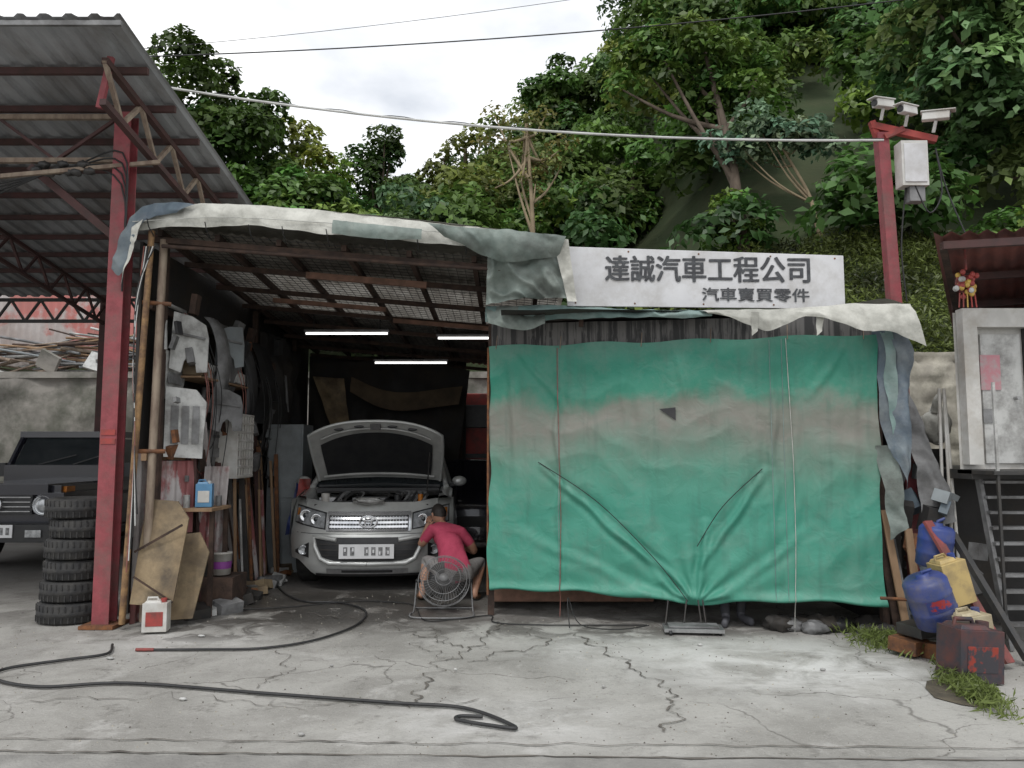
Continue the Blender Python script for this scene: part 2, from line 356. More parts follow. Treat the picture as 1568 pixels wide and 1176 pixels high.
# ------------------------------------------------------------ hill terrain
def ss(a,b,x):
    t=min(max((x-a)/(b-a),0),1); return t*t*(3-2*t)
def y0f(x): return 14.7-3.4*ss(3.6,4.8,x)
def hz(x,y):
    d=max(y-y0f(x),0); q=ss(-6,10,x); S=0.43+0.42*q; D=12+13*q
    h=2.85+S*min(d,D)+0.12*max(d-D,0)
    return h+0.5*nz((x,y,0),0.3)*min(d/2,1)
g=MB(); P=[]
for i in range(70):
    x=-40+80*i/69
    P.append([(x,y0f(x)+60*(j/59)**1.4,hz(x,y0f(x)+60*(j/59)**1.4)) for j in range(60)])
g.grid(P,"hill_ground"); g.build("hill")
g=MB(); P=[]
for i in range(160):
    x=-16+20*i/159
    P.append([(x,14.55-0.12*nz((x,z*1.0,0),1.6)+0.02*z+0.05*nz((x,z,3),5),z*1.0) for z in np.linspace(0,3.0,34)])
g.grid(P,"stone"); g.box((-6,14.8,3.0),(20,0.5,0.12),"stone"); g.build("retaining_wall")
g=MB(); P=[]
for i in range(140):
    x=4.3+9*i/139
    row=[]
    for z in np.linspace(0,3.0,50):
        cz=z/.32; cx=x/.5+(.5 if int(cz)%2 else 0); e=min(abs(cx-round(cx)),1)*.5; f=min(abs(cz-round(cz)),1)*.32
        groove=.05*math.exp(-(f/.03)**2)+.05*math.exp(-((.5*abs(2*((cx)%1.0)-1)-.5)/.06)**2)
        row.append((x,11.15-0.12*nz((x,z,5),1.8)+0.06*nz((x,z,3),5)+groove,z))
    P.append(row)
g.grid(P,"stone_pale"); g.build("stone_wall")

# ------------------------------------------------------------ foliage
def mkleaves(name,P,Nn,size,C,parent=None,wr=0.27):
    n=len(P); rv=RNG.normal(size=(n,3)); A=np.cross(Nn,rv); A/=np.linalg.norm(A,axis=1)[:,None]+1e-9
    B=np.cross(Nn,A); Ls=(size*RNG.uniform(0.6,1.35,n))[:,None]
    V=np.empty((n,4,3)); V[:,0]=P-A*Ls*0.5; V[:,1]=P+B*Ls*wr+Nn*Ls*0.06; V[:,2]=P+A*Ls*0.5-Nn*Ls*0.12; V[:,3]=P-B*Ls*wr+Nn*Ls*0.06
    me=bpy.data.meshes.new(name); me.vertices.add(n*4); me.vertices.foreach_set("co",V.reshape(-1))
    me.loops.add(n*4); me.loops.foreach_set("vertex_index",np.arange(n*4,dtype=np.int32))
    me.polygons.add(n); me.polygons.foreach_set("loop_start",np.arange(0,n*4,4,dtype=np.int32)); me.polygons.foreach_set("loop_total",np.full(n,4,dtype=np.int32))
    me.update(); me.validate()
    at=me.attributes.new("leafcol","FLOAT_COLOR","POINT")
    c4=np.ones((n,4,4),dtype=np.float32); c4[:,:,:3]=C[:,None,:]
    at.data.foreach_set("color",c4.reshape(-1))
    me.materials.append(MATS["leaf"])
    o=bpy.data.objects.new(name,me); scn.collection.objects.link(o)
    if parent: o.parent=parent
    return o
def blobleaves(blobs,per,col,size):
    Ps=[];Ns=[];Cs=[]
    for bb in blobs:
        c,r=bb[0],bb[1]; cl=bb[2] if len(bb)>2 else col
        n=int(per*(r**2)); d=RNG.normal(size=(n,3)); d/=np.linalg.norm(d,axis=1)[:,None]
        d[:,2]=np.where(d[:,2]<-0.35,-d[:,2],d[:,2])
        k=RNG.normal(size=(14,3)); k/=np.linalg.norm(k,axis=1)[:,None]
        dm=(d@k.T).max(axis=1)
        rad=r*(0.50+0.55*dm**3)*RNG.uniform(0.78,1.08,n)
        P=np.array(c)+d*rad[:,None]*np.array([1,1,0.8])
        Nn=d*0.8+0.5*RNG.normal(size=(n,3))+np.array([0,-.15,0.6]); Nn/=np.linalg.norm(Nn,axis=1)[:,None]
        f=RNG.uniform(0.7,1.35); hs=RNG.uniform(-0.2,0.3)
        C=np.array(cl)*1.12*f*np.array([1+hs,1,1-0.3*hs]); C=C[None,:]*RNG.uniform(0.7,1.4,(n,1))*(0.55+0.6*dm**4)[:,None]  # leaves set back between lobes coloured darker, depth shade put into the tint
        Ps.append(P);Ns.append(Nn);Cs.append(C)
    return np.concatenate(Ps),np.concatenate(Ns),np.concatenate(Cs)
def tree(name,cx,cy,cz,rx,ry,rz,nb,br,per,size,col,bark="bark",base=None,tr=0.2,limbs=7,ls=(.35,.75)):
    e=empty(name,(0,0,0)); blobs=[]
    for i in range(nb):
        d=Vector(RNG.normal(size=3)).normalized(); q=RNG.uniform(0.35,0.95)
        blobs.append(((cx+d.x*rx*q,cy+d.y*ry*q,cz+d.z*rz*q),br*RNG.uniform(0.6,1.2)))
    P,Nn,C=blobleaves(blobs,per,col,size); mkleaves(name+"_foliage",P,Nn,size,C,e)
    bx,by=base if base else (cx,cy); bz=hz(bx,by)-0.3 if by>y0f(bx) else 0
    mb=MB(); top=Vector((cx,cy,cz+rz*0.5)); b0=Vector((bx,by,bz))
    mid=b0.lerp(top,0.5)+Vector((0.25*random.uniform(-1,1),0,0))
    tp=cr([b0,b0.lerp(mid,0.5),mid,top],5); nn=len(tp)
    mb.tube(tp,[tr*(1-0.75*i/(nn-1)) for i in range(nn)],bark,9)
    for i in range(limbs):
        c=blobs[i%nb][0]; s=tp[min(int(nn*random.uniform(*ls)),nn-1)]; m=s.lerp(Vector(c),0.5)+Vector((0,0,-0.15))
        mb.tube(cr([s,m,c],4),[tr*0.42*(1-0.09*k) for k in range(9)],bark,6)
    mb.build(name+"_trunk",e)
    return e
DG=(0.050,0.10,0.020); MG=(0.085,0.165,0.030); YG=(0.15,0.205,0.035); BG=(0.10,0.19,0.085); PG=(0.095,0.185,0.042)
bl=[]; pal=[(0.06,0.12,0.025),(0.09,0.17,0.03),(0.045,0.09,0.022),(0.12,0.18,0.04),(0.085,0.15,0.045)]
for i in range(560):
    x=RNG.uniform(-22,24); q=ss(-6,10,x); D=12+13*q; d=RNG.uniform(0.8,D+4)
    y=y0f(x)+d
    if x<-4.5 and d<3.4: continue
    if 4.9<x<7.6 and d<2.6: continue
    if 3.4<x<6.2 and y<18.2 and d>0: 
        if RNG.uniform()<.65: continue
    r=RNG.uniform(0.7,1.8); z=hz(x,y)+r*RNG.uniform(0.1,0.9)+RNG.uniform(0,1.3)*(1 if d>3 else 0)
    if (z+r-1.55)/y<0.16: continue
    pc=pal[int((nz((x,y,0),0.25)+0.5)*5)%5]
    bl.append(((x,y,z),r,pc))
P,Nn,C=blobleaves(bl,300,(0.07,0.13,0.03),0.25); mkleaves("hillside_forest",P,Nn,0.26,C)
LV=0.22
tree("broadleaf_tree",-9.8,22,9.6,3.3,2.6,4.5,70,0.95,520,0.24,DG)
tree("broadleaf_tree",-7.2,25,10.2,1.9,1.6,2.6,30,0.7,520,LV,YG)
tree("broadleaf_tree",-4.8,27,11.2,1.4,1.3,1.9,24,0.65,520,LV,DG)
tree("broadleaf_tree",-6.0,21,8.0,2.4,1.5,2.0,28,0.7,520,LV,MG)
tree("broadleaf_tree",-1.5,24,10.0,2.0,1.5,2.9,38,0.6,420,LV,(0.12,0.17,0.045))
tree("broadleaf_tree",1.6,30,14.8,1.6,1.4,3.4,36,0.75,480,0.24,(0.06,0.115,0.022))
tree("slender_tree",0.35,18,8.7,1.1,0.9,1.5,34,0.34,300,0.13,(0.15,0.16,0.05),bark="bark_pale",base=(0.4,17.6),tr=0.11,limbs=18,ls=(.6,1.0))
tree("broadleaf_tree",7.6,26,15.2,4.3,2.8,4.3,100,0.95,440,0.26,PG,base=(6.0,21),tr=.3)
tree("broadleaf_tree",3.6,22,8.8,2.6,1.6,2.4,34,0.8,480,LV,MG)
tree("leaning_tree",4.5,17.2,10.2,2.1,1.1,1.2,40,0.62,480,0.2,(0.085,0.165,0.033),base=(4.75,15.4),tr=0.17,limbs=9,ls=(.4,.8))
tree("pale_leaf_tree",5.6,16.0,8.1,1.5,0.8,0.55,34,0.42,560,0.16,(0.13,0.205,0.12),bark="bark_pale",base=(6.3,15.2),tr=0.07,limbs=7,ls=(.45,.85))
tree("broadleaf_tree",7.8,20,7.4,2.2,1.2,1.4,28,0.7,480,LV,DG)
tree("shrub_tree",4.7,15.6,6.1,0.6,0.5,0.8,16,0.34,600,0.16,MG,tr=0.06)
tree("broadleaf_tree",10.2,15,9.4,2.9,1.8,3.0,60,0.8,440,0.25,(0.13,0.215,0.075),base=(11.5,15.5))
tree("broadleaf_tree",13,27,17.5,5,3.5,5.5,80,1.2,380,0.3,MG)
tree("broadleaf_tree",-2.2,18,6.6,1.8,1.1,1.0,18,0.55,560,0.19,BG,tr=0.1)
tree("broadleaf_tree",0.9,20.5,7.4,1.8,1.2,1.5,24,0.65,480,LV,MG)
tree("shrub_tree",7.0,14.8,5.0,0.8,0.7,0.6,16,0.38,560,0.14,YG,tr=0.06)
tree("shrub_tree",9.3,13.6,5.2,1.4,0.9,1.2,18,0.5,520,0.17,MG,tr=0.06)
n=14000; xs=RNG.uniform(4.6,9,n); ds=RNG.uniform(0,3.6,n)
P=np.array([[x,y0f(x)+d,hz(x,y0f(x)+d)+RNG.uniform(0.02,0.3)] for x,d in zip(xs,ds)])
Nn=RNG.normal(size=(n,3))+np.array([0,-.6,.5]); Nn/=np.linalg.norm(Nn,axis=1)[:,None]
pn=np.array([0.75+1.2*nz((x,d,0),1.3) for x,d in zip(xs,ds)])
C=np.array((0.18,0.23,0.055))*(RNG.uniform(0.5,1.3,n)*pn)[:,None]; mkleaves("hill_grass",P,Nn,0.13,C,None,0.12)

# ------------------------------------------------------------ left open shed
shed=empty("steel_shed")
def shz(y): return 5.02-0.16*(y-5.96)
mb=MB(); P=[]
nx=420
for i in range(nx):
    x=-14+10.85*i/(nx-1); ph=(x/0.2)%1.0; dz=0.028 if ph<.35 else (-0.0 if ph>.5 else 0.028*(1-(ph-.35)/.15))
    P.append([(x,5.9,shz(5.9)+dz),(x,12.2,shz(12.2)+dz)])
mb.grid(P,"shed_sheet",False)
mb.beam((-14,5.93,shz(5.9)-0.04),(-3.15,5.93,shz(5.9)-0.04),0.03,0.04,"part_grey")
mb.build("roof",shed)
mb=MB()
y=6.5
while y<12.1:
    mb.beam((-14,y,shz(y)-0.055),(-3.2,y,shz(y)-0.055),0.04,0.06,"red_dark"); y+=0.56
def truss(mb,p1,p2,h,n,mat,r=0.03,alt=None):
    p1=Vector(p1);p2=Vector(p2);d=Vector((0,0,-h)); mb.beam(p1,p2,r*2,r*2,mat); mb.beam(p1+d,p2+d,r*2,r*2,mat)
    for i in range(n):
        a=p1.lerp(p2,i/n);b=p1.lerp(p2,(i+.5)/n)+d;c=p1.lerp(p2,(i+1)/n)
        mb.beam(a,b,r*1.3,r*1.3,alt or mat); mb.beam(b,c,r*1.3,r*1.3,alt or mat)
truss(mb,(-3.42,6.2,shz(6.2)-.16),(-3.42,12,shz(12)-.16),0.36,9,"red_dark",0.028,"old_pipe")
truss(mb,(-3.7,7.0,shz(7)-.17),(-14,7.0,shz(7)-.17),0.42,9,"old_pipe",0.022,"red_dark")
truss(mb,(-3.7,12.0,shz(12)-.12),(-14,12.0,shz(12)-.12),0.34,22,"black_metal",0.025)
for x in (-6.4,-9.2):
    truss(mb,(x,7.2,shz(7.2)-.16),(x,12,shz(12)-.16),0.36,8,"red_dark",0.022)
mb.beam((-4.5,7.0,4.2),(-3.65,7.0,3.5),0.07,0.07,"red_dark")
mb.beam((-3.5,6.3,4.45),(-3.42,6.3,4.9),0.05,0.04,"red_steel")
mb.beam((-4.6,6.7,4.0),(-3.3,7.0,4.25),0.035,0.035,"old_pipe")
for q in range(9):
    mb.sphere((-4.35+0.06*q,6.85,4.12+0.05*math.sin(q*2)),(.05,.04,.035),"black_metal",6,lambda v:1+.6*nz(v+Vector((q,0,0)),2))
for q in range(4): mb.tube(cr([(-6.5,7.02,4.1+.03*q),(-5.2,7.0,4.0-.05*q),(-4.2,6.95,4.15),(-3.6,6.9,4.3-.1*q),(-3.55,6.9,3.6-.2*q)],5),.008,"wire_black",5)
mb.build("truss_frame",shed)
mb=MB()
mb.box((-3.62,6.92,2.35),(0.15,0.014,4.7),"red_steel"); mb.box((-3.62,7.06,2.35),(0.15,0.014,4.7),"red_steel"); mb.box((-3.62,6.99,2.35),(0.012,0.126,4.7),"red_steel")
mb.box((-3.62,6.99,0.02),(0.3,0.3,0.03),"rust")
mb.box((-3.62,6.909,1.72),(0.13,0.006,0.05),"red_paint"); mb.box((-3.62,6.909,1.64),(0.13,0.006,0.05),"red_paint")
mb.box((-6.4,12.0,2),(0.14,0.14,4),"red_dark"); mb.box((-9.2,12.0,2),(0.14,0.14,4),"red_dark")
mb.box((-10.5,7.0,2.3),(0.16,0.16,4.6),"red_steel")
mb.build("post",shed)

mb=MB(); P=[]
for i in range(280):
    x=-16+11.5*i/279; dy=0.02*math.cos(x*40); P.append([(x,15.6+dy,2.95),(x,15.6+dy,4.75)])
mb.grid(P,"pink_sheet")
for x in (-14,-11,-8,-5): mb.box((x,15.66,3.8),(.08,.06,1.8),"rust")
mb.build("corrugated_fence")
mb=MB()
for i in range(80):
    x=random.uniform(-11,-6.6); z=3.08+random.uniform(0,0.65); l=random.uniform(1.0,2.8)
    a=random.uniform(-0.16,0.16)
    mb.cyl((x-l/2,15.0+random.uniform(-.2,.3),z-a*l),(x+l/2,15.0+random.uniform(-.2,.3),z+a*l),random.uniform(.015,.04),random.choice(["part_white","old_pipe","plank","part_grey","dark_wood","cabinet_grey"]),n=6)
for i in range(14):
    mb.box((random.uniform(-11,-6.6),14.7,3.0+random.uniform(-.4,.3)),(0.4,0.08,0.35),random.choice(["plywood","part_grey","part_white","stone"]),(random.uniform(-.4,.4),random.uniform(-.6,.6),0))
mb.build("scrap_pile")
mb=MB()
for i in range(60):
    x=random.uniform(-11,-6.2); s=random.uniform(.1,.3); mb.sphere((x,14.35-random.uniform(0,.4),s*.4+random.uniform(0,.5)),(s,s*.8,s*.6),random.choice(["stone","stone","stone_pale","brown_tarp"]),7,lambda q:1+.5*nz(q+Vector((i,0,0)),1.8))
mb.build("rubble")

# ------------------------------------------------------------ garage building
gar=empty("auto_repair_garage")
def rz(x,y): return 3.62-0.085*(x+3.3)-0.062*(y-7)
mb=MB(); P=[]
for i in range(190):
    x=-3.4+3.95*i/189; dz=0.012*math.cos(x*2*math.pi/0.10)
    P.append([(x,y,rz(x,y)+dz+0.02*nz((x,y,0),1.5)) for y in np.linspace(7.0,12.9,10)])
mb.grid(P,"garage_sheet")
P=[[(x,y,2.80+0.03*nz((x,y,1),1.5)) for y in np.linspace(6.75,12.9,10)] for x in np.linspace(-0.1,3.3,12)]
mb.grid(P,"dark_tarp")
P=[[(x,y,rz(x,y)+.05+0.03*nz((x,y,1),2.5)) for y in np.linspace(9.9,13.0,14)] for x in np.linspace(-3.45,.55,20)]  # unseen extra sheet added above the rear roof to darken the back
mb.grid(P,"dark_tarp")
mb.build("roof",gar)
mb=MB()
for x in (-3.25,-2.72,-2.15,-1.55,-0.95,-0.35,0.25):
    mb.beam((x,6.95,rz(x,6.95)-.06),(x,12.8,rz(x,12.8)-.06),0.045,0.06,"dark_wood")
for y in (6.98,7.75,8.6,9.45,10.3,11.2,12.0,12.7):
    mb.beam((-3.35,y,rz(-3.35,y)-.12),(0.45,y,rz(.45,y)-.12),0.045,0.05,"dark_wood")
mb.beam((-2.05,7.55,rz(-2.05,7.55)-.18),(-.85,7.55,rz(-.85,7.55)-.18),0.05,0.06,"red_wood")
mb.beam((-2.75,8.75,rz(-2.75,8.75)-.18),(-1.45,8.75,rz(-1.45,8.75)-.18),0.05,0.05,"red_wood")
mb.beam((-1.45,9.3,rz(-1.45,9.3)-.18),(-.2,9.3,rz(-.2,9.3)-.18),0.05,0.05,"red_wood")
x=-3.35
while x<0.5:
    mb.beam((x,6.95,rz(x,6.95)-.03),(x,12.0,rz(x,12.0)-.03),0.005,0.005,"black_metal"); x+=0.085
y=7.0
while y<12.0:
    mb.beam((-3.35,y,rz(-3.35,y)-.026),(.5,y,rz(.5,y)-.026),0.005,0.005,"black_metal"); y+=0.10
mb.build("roof_beams",gar)
mb=MB()
for (x,y) in ((-3.3,9.8),(-3.3,11.6),(-0.2,7.48),(-3.28,7.15),(3.2,6.75),(-.85,12.8)):
    h=rz(x,y)-.1 if x<1 else 2.7
    if x==-0.2: h=2.8
    mb.box((x,y,h/2),(0.06,0.06,h),"dark_wood")
mb.cyl((-3.40,6.86,0.05),(-3.28,6.86,3.55),0.028,"rust_yellow",n=10)
mb.cyl((-3.27,6.98,0.05),(-3.22,6.98,3.5),0.036,"old_pipe",n=10)
mb.cyl((-3.36,6.9,1.55),(-3.14,7.0,1.55),0.02,"rust",n=8)
mb.cyl((-3.36,6.9,2.9),(-3.14,7.0,2.9),0.02,"rust",n=8)
mb.cyl((-3.2,6.9,3.42),(-.1,6.9,3.2),0.018,"dark_wood",n=8)
for q in range(6):
    mb.tube(cr([(-3.33+.02*q,6.83,3.4),(-3.38,6.82,2.4+.1*q),(-3.33,6.81,1.6),(-3.36+.015*q,6.82,.5+.1*q)],5),.006,random.choice(["wire_black","rope_red","wire_white"]),5)
mb.build("posts",gar)
mb=MB()
P=[[(-3.42+0.015*math.cos(y*60),y,0.0),(-3.42+0.015*math.cos(y*60),y,1.55)] for y in np.linspace(7.05,9.6,150)]
mb.grid(P,"lower_sheet")
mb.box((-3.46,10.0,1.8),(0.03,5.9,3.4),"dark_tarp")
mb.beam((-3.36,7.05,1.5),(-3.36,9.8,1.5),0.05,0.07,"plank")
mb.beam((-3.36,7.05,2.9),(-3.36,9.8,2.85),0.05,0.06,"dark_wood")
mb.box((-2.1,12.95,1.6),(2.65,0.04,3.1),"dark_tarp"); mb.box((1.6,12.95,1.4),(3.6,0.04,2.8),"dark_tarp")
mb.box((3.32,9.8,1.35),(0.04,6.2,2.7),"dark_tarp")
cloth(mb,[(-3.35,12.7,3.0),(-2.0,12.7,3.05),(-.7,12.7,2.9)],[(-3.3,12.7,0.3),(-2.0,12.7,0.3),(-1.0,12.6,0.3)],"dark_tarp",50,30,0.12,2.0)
cloth(mb,[(-3.2,12.3,2.75),(-2.7,12.35,2.72)],[(-2.8,12.3,1.7),(-2.6,12.35,1.85)],"plywood",16,14,0.08,2.5,seed=4)
cloth(mb,[(-2.6,12.4,2.75),(-1.9,12.4,2.5),(-.8,12.4,2.6)],[(-2.6,12.3,2.5),(-1.9,12.3,2.2),(-.85,12.3,2.3)],"brown_tarp",30,8,0.08,2.5,seed=6)
cloth(mb,[(-3.3,9.9,3.1),(-3.2,10.6,3.1),(-3.25,11.6,3.0)],[(-3.2,9.9,1.6),(-3.1,10.6,1.4),(-3.2,11.6,1.6)],"dark_tarp",30,16,0.1,2.5,seed=8,out=(1,0,0))
mb.build("walls",gar)
# corrugated red and white sheets propped across the end of the wall
mb=MB()
for (x0,x1,y,z0,z1,tl_) in ((-3.32,-3.06,7.32,.78,1.46,.0),(-3.10,-2.90,7.7,.55,1.40,.05)):
    mb.grid([[(x,y+.012*math.cos(x*80)+(x-x0)*.5,z0),(x+tl_,y+.012*math.cos(x*80)+(x-x0)*.5,z1)] for x in np.linspace(x0,x1,60)],"lower_sheet")
mb.build("corrugated_sheet")

# tarps on the roof edge
mb=MB()
cloth(mb,[(-3.42,6.86,3.70),(-2.9,6.8,3.78),(-2.3,6.8,3.77),(-1.6,6.8,3.71),(-0.9,6.82,3.63),(-0.2,6.84,3.57),(0.45,6.86,3.50)],
      [(-3.38,6.82,3.54),(-2.9,6.74,3.56),(-2.3,6.74,3.55),(-1.6,6.74,3.49),(-0.95,6.76,3.43),(-0.2,6.78,3.37),(0.45,6.8,3.42)],"white_tarp",200,14,0.028,3.2,0.02,0.035,1.0)
cloth(mb,[(-3.42,6.86,3.695),(-1.6,6.8,3.705),(0.45,6.86,3.495)],[(-3.42,8.3,3.66),(-1.6,8.3,3.58),(0.45,8.3,3.45)],"white_tarp",60,10,0.0,3,seed=1.0)
for i in range(9):
    x=-3.2+i*.4+random.uniform(-.08,.08); z=3.60-.06*(x+3.3)
    mb.tube([(x,6.70,z+.02),(x+.01,6.72,z-.05),(x,6.85,z-.10)],.005,"wire_black",5)
mb.tube(cr([(-3.4,6.74,3.60),(-2.6,6.71,3.63),(-1.8,6.71,3.59),(-.9,6.72,3.52),(0,6.73,3.45),(.45,6.74,3.46)],10),.004,"rope_white",5)
mb.build("white_roof_tarp")
mb=MB()
cloth(mb,[(-1.6,6.72,3.61),(-1.2,6.70,3.56),(-.8,6.70,3.52)],[(-1.6,6.69,3.47),(-1.2,6.68,3.43),(-.8,6.68,3.42)],"grey_tarp",40,6,0.025,4,0.02,0.04,3)
cloth(mb,[(-.75,6.72,3.58),(-.3,6.69,3.52),(.1,6.69,3.50),(.48,6.71,3.45)],[(-.6,6.75,3.46),(-.3,6.75,3.33),(0.0,6.77,3.24),(.42,6.77,3.3)],"grey_tarp",60,14,0.05,4,0.03,0.04,5)
cloth(mb,[(-.22,6.84,3.34),(.15,6.8,3.36),(.44,6.8,3.42)],[(-.24,6.95,2.88),(.1,6.95,2.95),(.5,6.9,2.92)],"grey_tarp",50,32,0.14,3.6,0.0,0.05,7)
cloth(mb,[(.36,6.76,3.46),(.5,6.72,3.42)],[(.50,6.8,2.9),(.58,6.8,2.9)],"white_tarp",8,22,0.05,4,0.0,0.03,2)
cloth(mb,[(-3.55,6.83,3.45),(-3.4,6.80,3.71),(-3.1,6.77,3.79),(-2.85,6.76,3.76)],[(-3.62,6.85,3.22),(-3.5,6.8,3.16),(-3.32,6.76,3.60),(-3.0,6.74,3.68)],"blue_tarp",40,16,0.05,4,0.02,0.05,11)
cloth(mb,[(-3.4,6.75,3.55),(-3.3,6.74,3.62)],[(-3.5,6.75,3.05),(-3.46,6.74,3.2)],"white_tarp",10,20,0.05,4,0.0,0.05,12)
mb.build("grey_roof_tarp")
mb=MB()
cloth(mb,[(-.25,7.2,2.91),(.4,7.05,2.90),(1.1,6.9,2.83),(1.75,6.75,2.80)],[(-.25,7.12,2.74),(.4,6.98,2.74),(1.1,6.83,2.74),(1.75,6.68,2.72)],"teal_tarp",110,12,0.045,4.5,0.04,0.05,15)
cloth(mb,[(-.25,7.16,2.92),(.1,7.08,2.90),(.3,7.04,2.88)],[(-.22,7.08,2.72),(.1,6.98,2.66),(.3,6.94,2.70)],"grey_tarp",30,12,0.06,5,0.03,0.05,16)
cloth(mb,[(1.65,6.72,2.79),(2.3,6.6,2.78),(2.9,6.48,2.80),(3.35,6.4,2.79)],[(1.7,6.62,2.70),(2.15,6.53,2.62),(2.5,6.46,2.70),(2.95,6.38,2.56),(3.42,6.3,2.36)],"white_tarp",120,16,0.05,3.5,0.04,0.10,17)
for q in (2.05,2.6):
    cloth(mb,[(q,6.52,2.74),(q+.07,6.52,2.74)],[(q+.0,6.5,2.54),(q+.05,6.5,2.58)],"white_tarp",6,10,0.03,5,0,0.03,q)
cloth(mb,[(2.95,6.62,2.83),(3.2,6.5,2.85),(3.42,6.5,2.78)],[(2.95,7.4,2.87),(3.2,7.4,2.86),(3.4,7.4,2.8)],"white_tarp",30,10,0.04,4,seed=3)
mb.build("valance_tarp")
M("stripe_tarp",(0.04,0.04,0.04),(0.14,0.135,0.13),6,0.8,stretch=(3.2,3.2,0.05),lo=.46,hi=.54)
mb=MB(); 
cloth(mb,[(-.2,7.40,2.78),(1.5,7.02,2.76),(3.15,6.66,2.74)],[(-.2,7.40,2.5),(1.5,7.02,2.5),(3.15,6.66,2.5)],"stripe_tarp",80,6,0.02,5,seed=4); mb.build("striped_awning")

# ------------------------------------------------------------ green curtain
def curtmat():
    m=bpy.data.materials.new("green_curtain"); m.use_nodes=True; nt=m.node_tree; N=nt.nodes; L=nt.links; b=N["Principled BSDF"]
    tc=N.new("ShaderNodeTexCoord"); sx=N.new("ShaderNodeSeparateXYZ"); L.new(tc.outputs["Object"],sx.inputs[0])
    mp=N.new("ShaderNodeMapping"); mp.inputs["Scale"].default_value=(1,1,0.7); L.new(tc.outputs["Object"],mp.inputs[0])
    n=N.new("ShaderNodeTexNoise"); n.inputs["Scale"].default_value=1.9; n.inputs["Detail"].default_value=8; n.inputs["Roughness"].default_value=0.62; L.new(mp.outputs[0],n.inputs["Vector"])
    a=N.new("ShaderNodeMath"); a.operation='MULTIPLY_ADD'; L.new(n.outputs[0],a.inputs[0]); a.inputs[1].default_value=0.75; L.new(sx.outputs[2],a.inputs[2])
    s=N.new("ShaderNodeMath"); s.operation='MULTIPLY_ADD'; L.new(a.outputs[0],s.inputs[0]); s.inputs[1].default_value=1/3.0; s.inputs[2].default_value=-0.375/3.0
    r=N.new("ShaderNodeValToRGB"); L.new(s.outputs[0],r.inputs[0]); cr_=r.color_ramp
    st=[(0.0,(0.062,0.275,0.195)),(0.34,(0.052,0.265,0.19)),(0.45,(0.08,0.25,0.18)),(0.53,(0.15,0.215,0.17)),(0.60,(0.215,0.21,0.18)),(0.645,(0.18,0.195,0.16)),(0.70,(0.035,0.215,0.145)),(0.78,(0.020,0.205,0.138)),(0.86,(0.06,0.20,0.145))]
    cr_.elements[0].position=0; cr_.elements[0].color=(*st[0][1],1); cr_.elements[1].position=st[-1][0]; cr_.elements[1].color=(*st[-1][1],1)
    for p,c in st[1:-1]:
        e=cr_.elements.new(p); e.color=(*c,1)
    n2=N.new("ShaderNodeTexNoise"); n2.inputs["Scale"].default_value=3.5; n2.inputs["Detail"].default_value=9; n2.inputs["Roughness"].default_value=0.75; L.new(tc.outputs["Object"],n2.inputs["Vector"])
    mr=N.new("ShaderNodeMapRange"); mr.inputs[1].default_value=0.48; mr.inputs[2].default_value=0.75; mr.inputs[4].default_value=0.5; L.new(n2.outputs[0],mr.inputs[0])
    mx=N.new("ShaderNodeMixRGB"); mx.inputs[2].default_value=(0.15,0.235,0.19,1); L.new(mr.outputs[0],mx.inputs[0]); L.new(r.outputs[0],mx.inputs[1])
    mp2=N.new("ShaderNodeMapping"); mp2.inputs["Scale"].default_value=(7,7,0.7); L.new(tc.outputs["Object"],mp2.inputs[0])
    n4=N.new("ShaderNodeTexNoise"); n4.inputs["Scale"].default_value=2.0; n4.inputs["Detail"].default_value=7; L.new(mp2.outputs[0],n4.inputs["Vector"])
    mr4=N.new("ShaderNodeMapRange"); mr4.inputs[1].default_value=0.54; mr4.inputs[2].default_value=0.74; mr4.inputs[4].default_value=0.28; L.new(n4.outputs[0],mr4.inputs[0])
    mx4=N.new("ShaderNodeMixRGB"); mx4.inputs[2].default_value=(0.05,0.11,0.085,1); L.new(mr4.outputs[0],mx4.inputs[0]); L.new(mx.outputs[0],mx4.inputs[1])
    L.new(mx4.outputs[0],b.inputs["Base Color"]); b.inputs["Roughness"].default_value=0.5
    bp=N.new("ShaderNodeBump"); bp.inputs["Strength"].default_value=0.55; bp.inputs["Distance"].default_value=0.02
    n3=N.new("ShaderNodeTexNoise"); n3.inputs["Scale"].default_value=7; n3.inputs["Detail"].default_value=8; n3.inputs["Distortion"].default_value=0.8; L.new(tc.outputs["Object"],n3.inputs["Vector"])
    L.new(n3.outputs[0],bp.inputs["Height"]); L.new(bp.outputs[0],b.inputs["Normal"])
    MATS["curtain"]=m
curtmat()
def seg(px,pz,a,b):
    dx,dz=b[0]-a[0],b[1]-a[1]; t=((px-a[0])*dx+(pz-a[1])*dz)/(dx*dx+dz*dz); tt=min(max(t,0),1)
    return math.hypot(px-a[0]-dx*tt,pz-a[1]-dz*tt),tt
FO=[((0.26,1.42),(1.62,0.25),0.028,0.03),((2.25,1.38),(1.68,0.55),0.028,0.03),((1.72,0.9),(1.64,0.25),0.03,0.035),((.9,0.95),(1.5,0.2),0.02,0.03),((2.6,0.9),(1.8,0.25),0.015,0.04),
    ((.1,.8),(1.3,.25),0.012,0.04),((.0,2.4),(.05,1.2),.014,.035),((.42,2.5),(.46,.4),.018,.03),((1.02,2.5),(1.06,1.5),.012,.04),((2.28,2.5),(2.3,.4),.018,.03),((2.44,2.45),(2.48,.5),.012,.035),((2.95,2.45),(2.93,.5),.014,.04),
    ((.1,2.5),(.5,1.9),.012,.03),((2.9,2.5),(2.55,2.0),.012,.03),((1.5,2.5),(1.62,1.9),.010,.03),((2.1,1.9),(2.25,1.0),.010,.04),((.75,1.9),(.7,.9),.010,.04)]
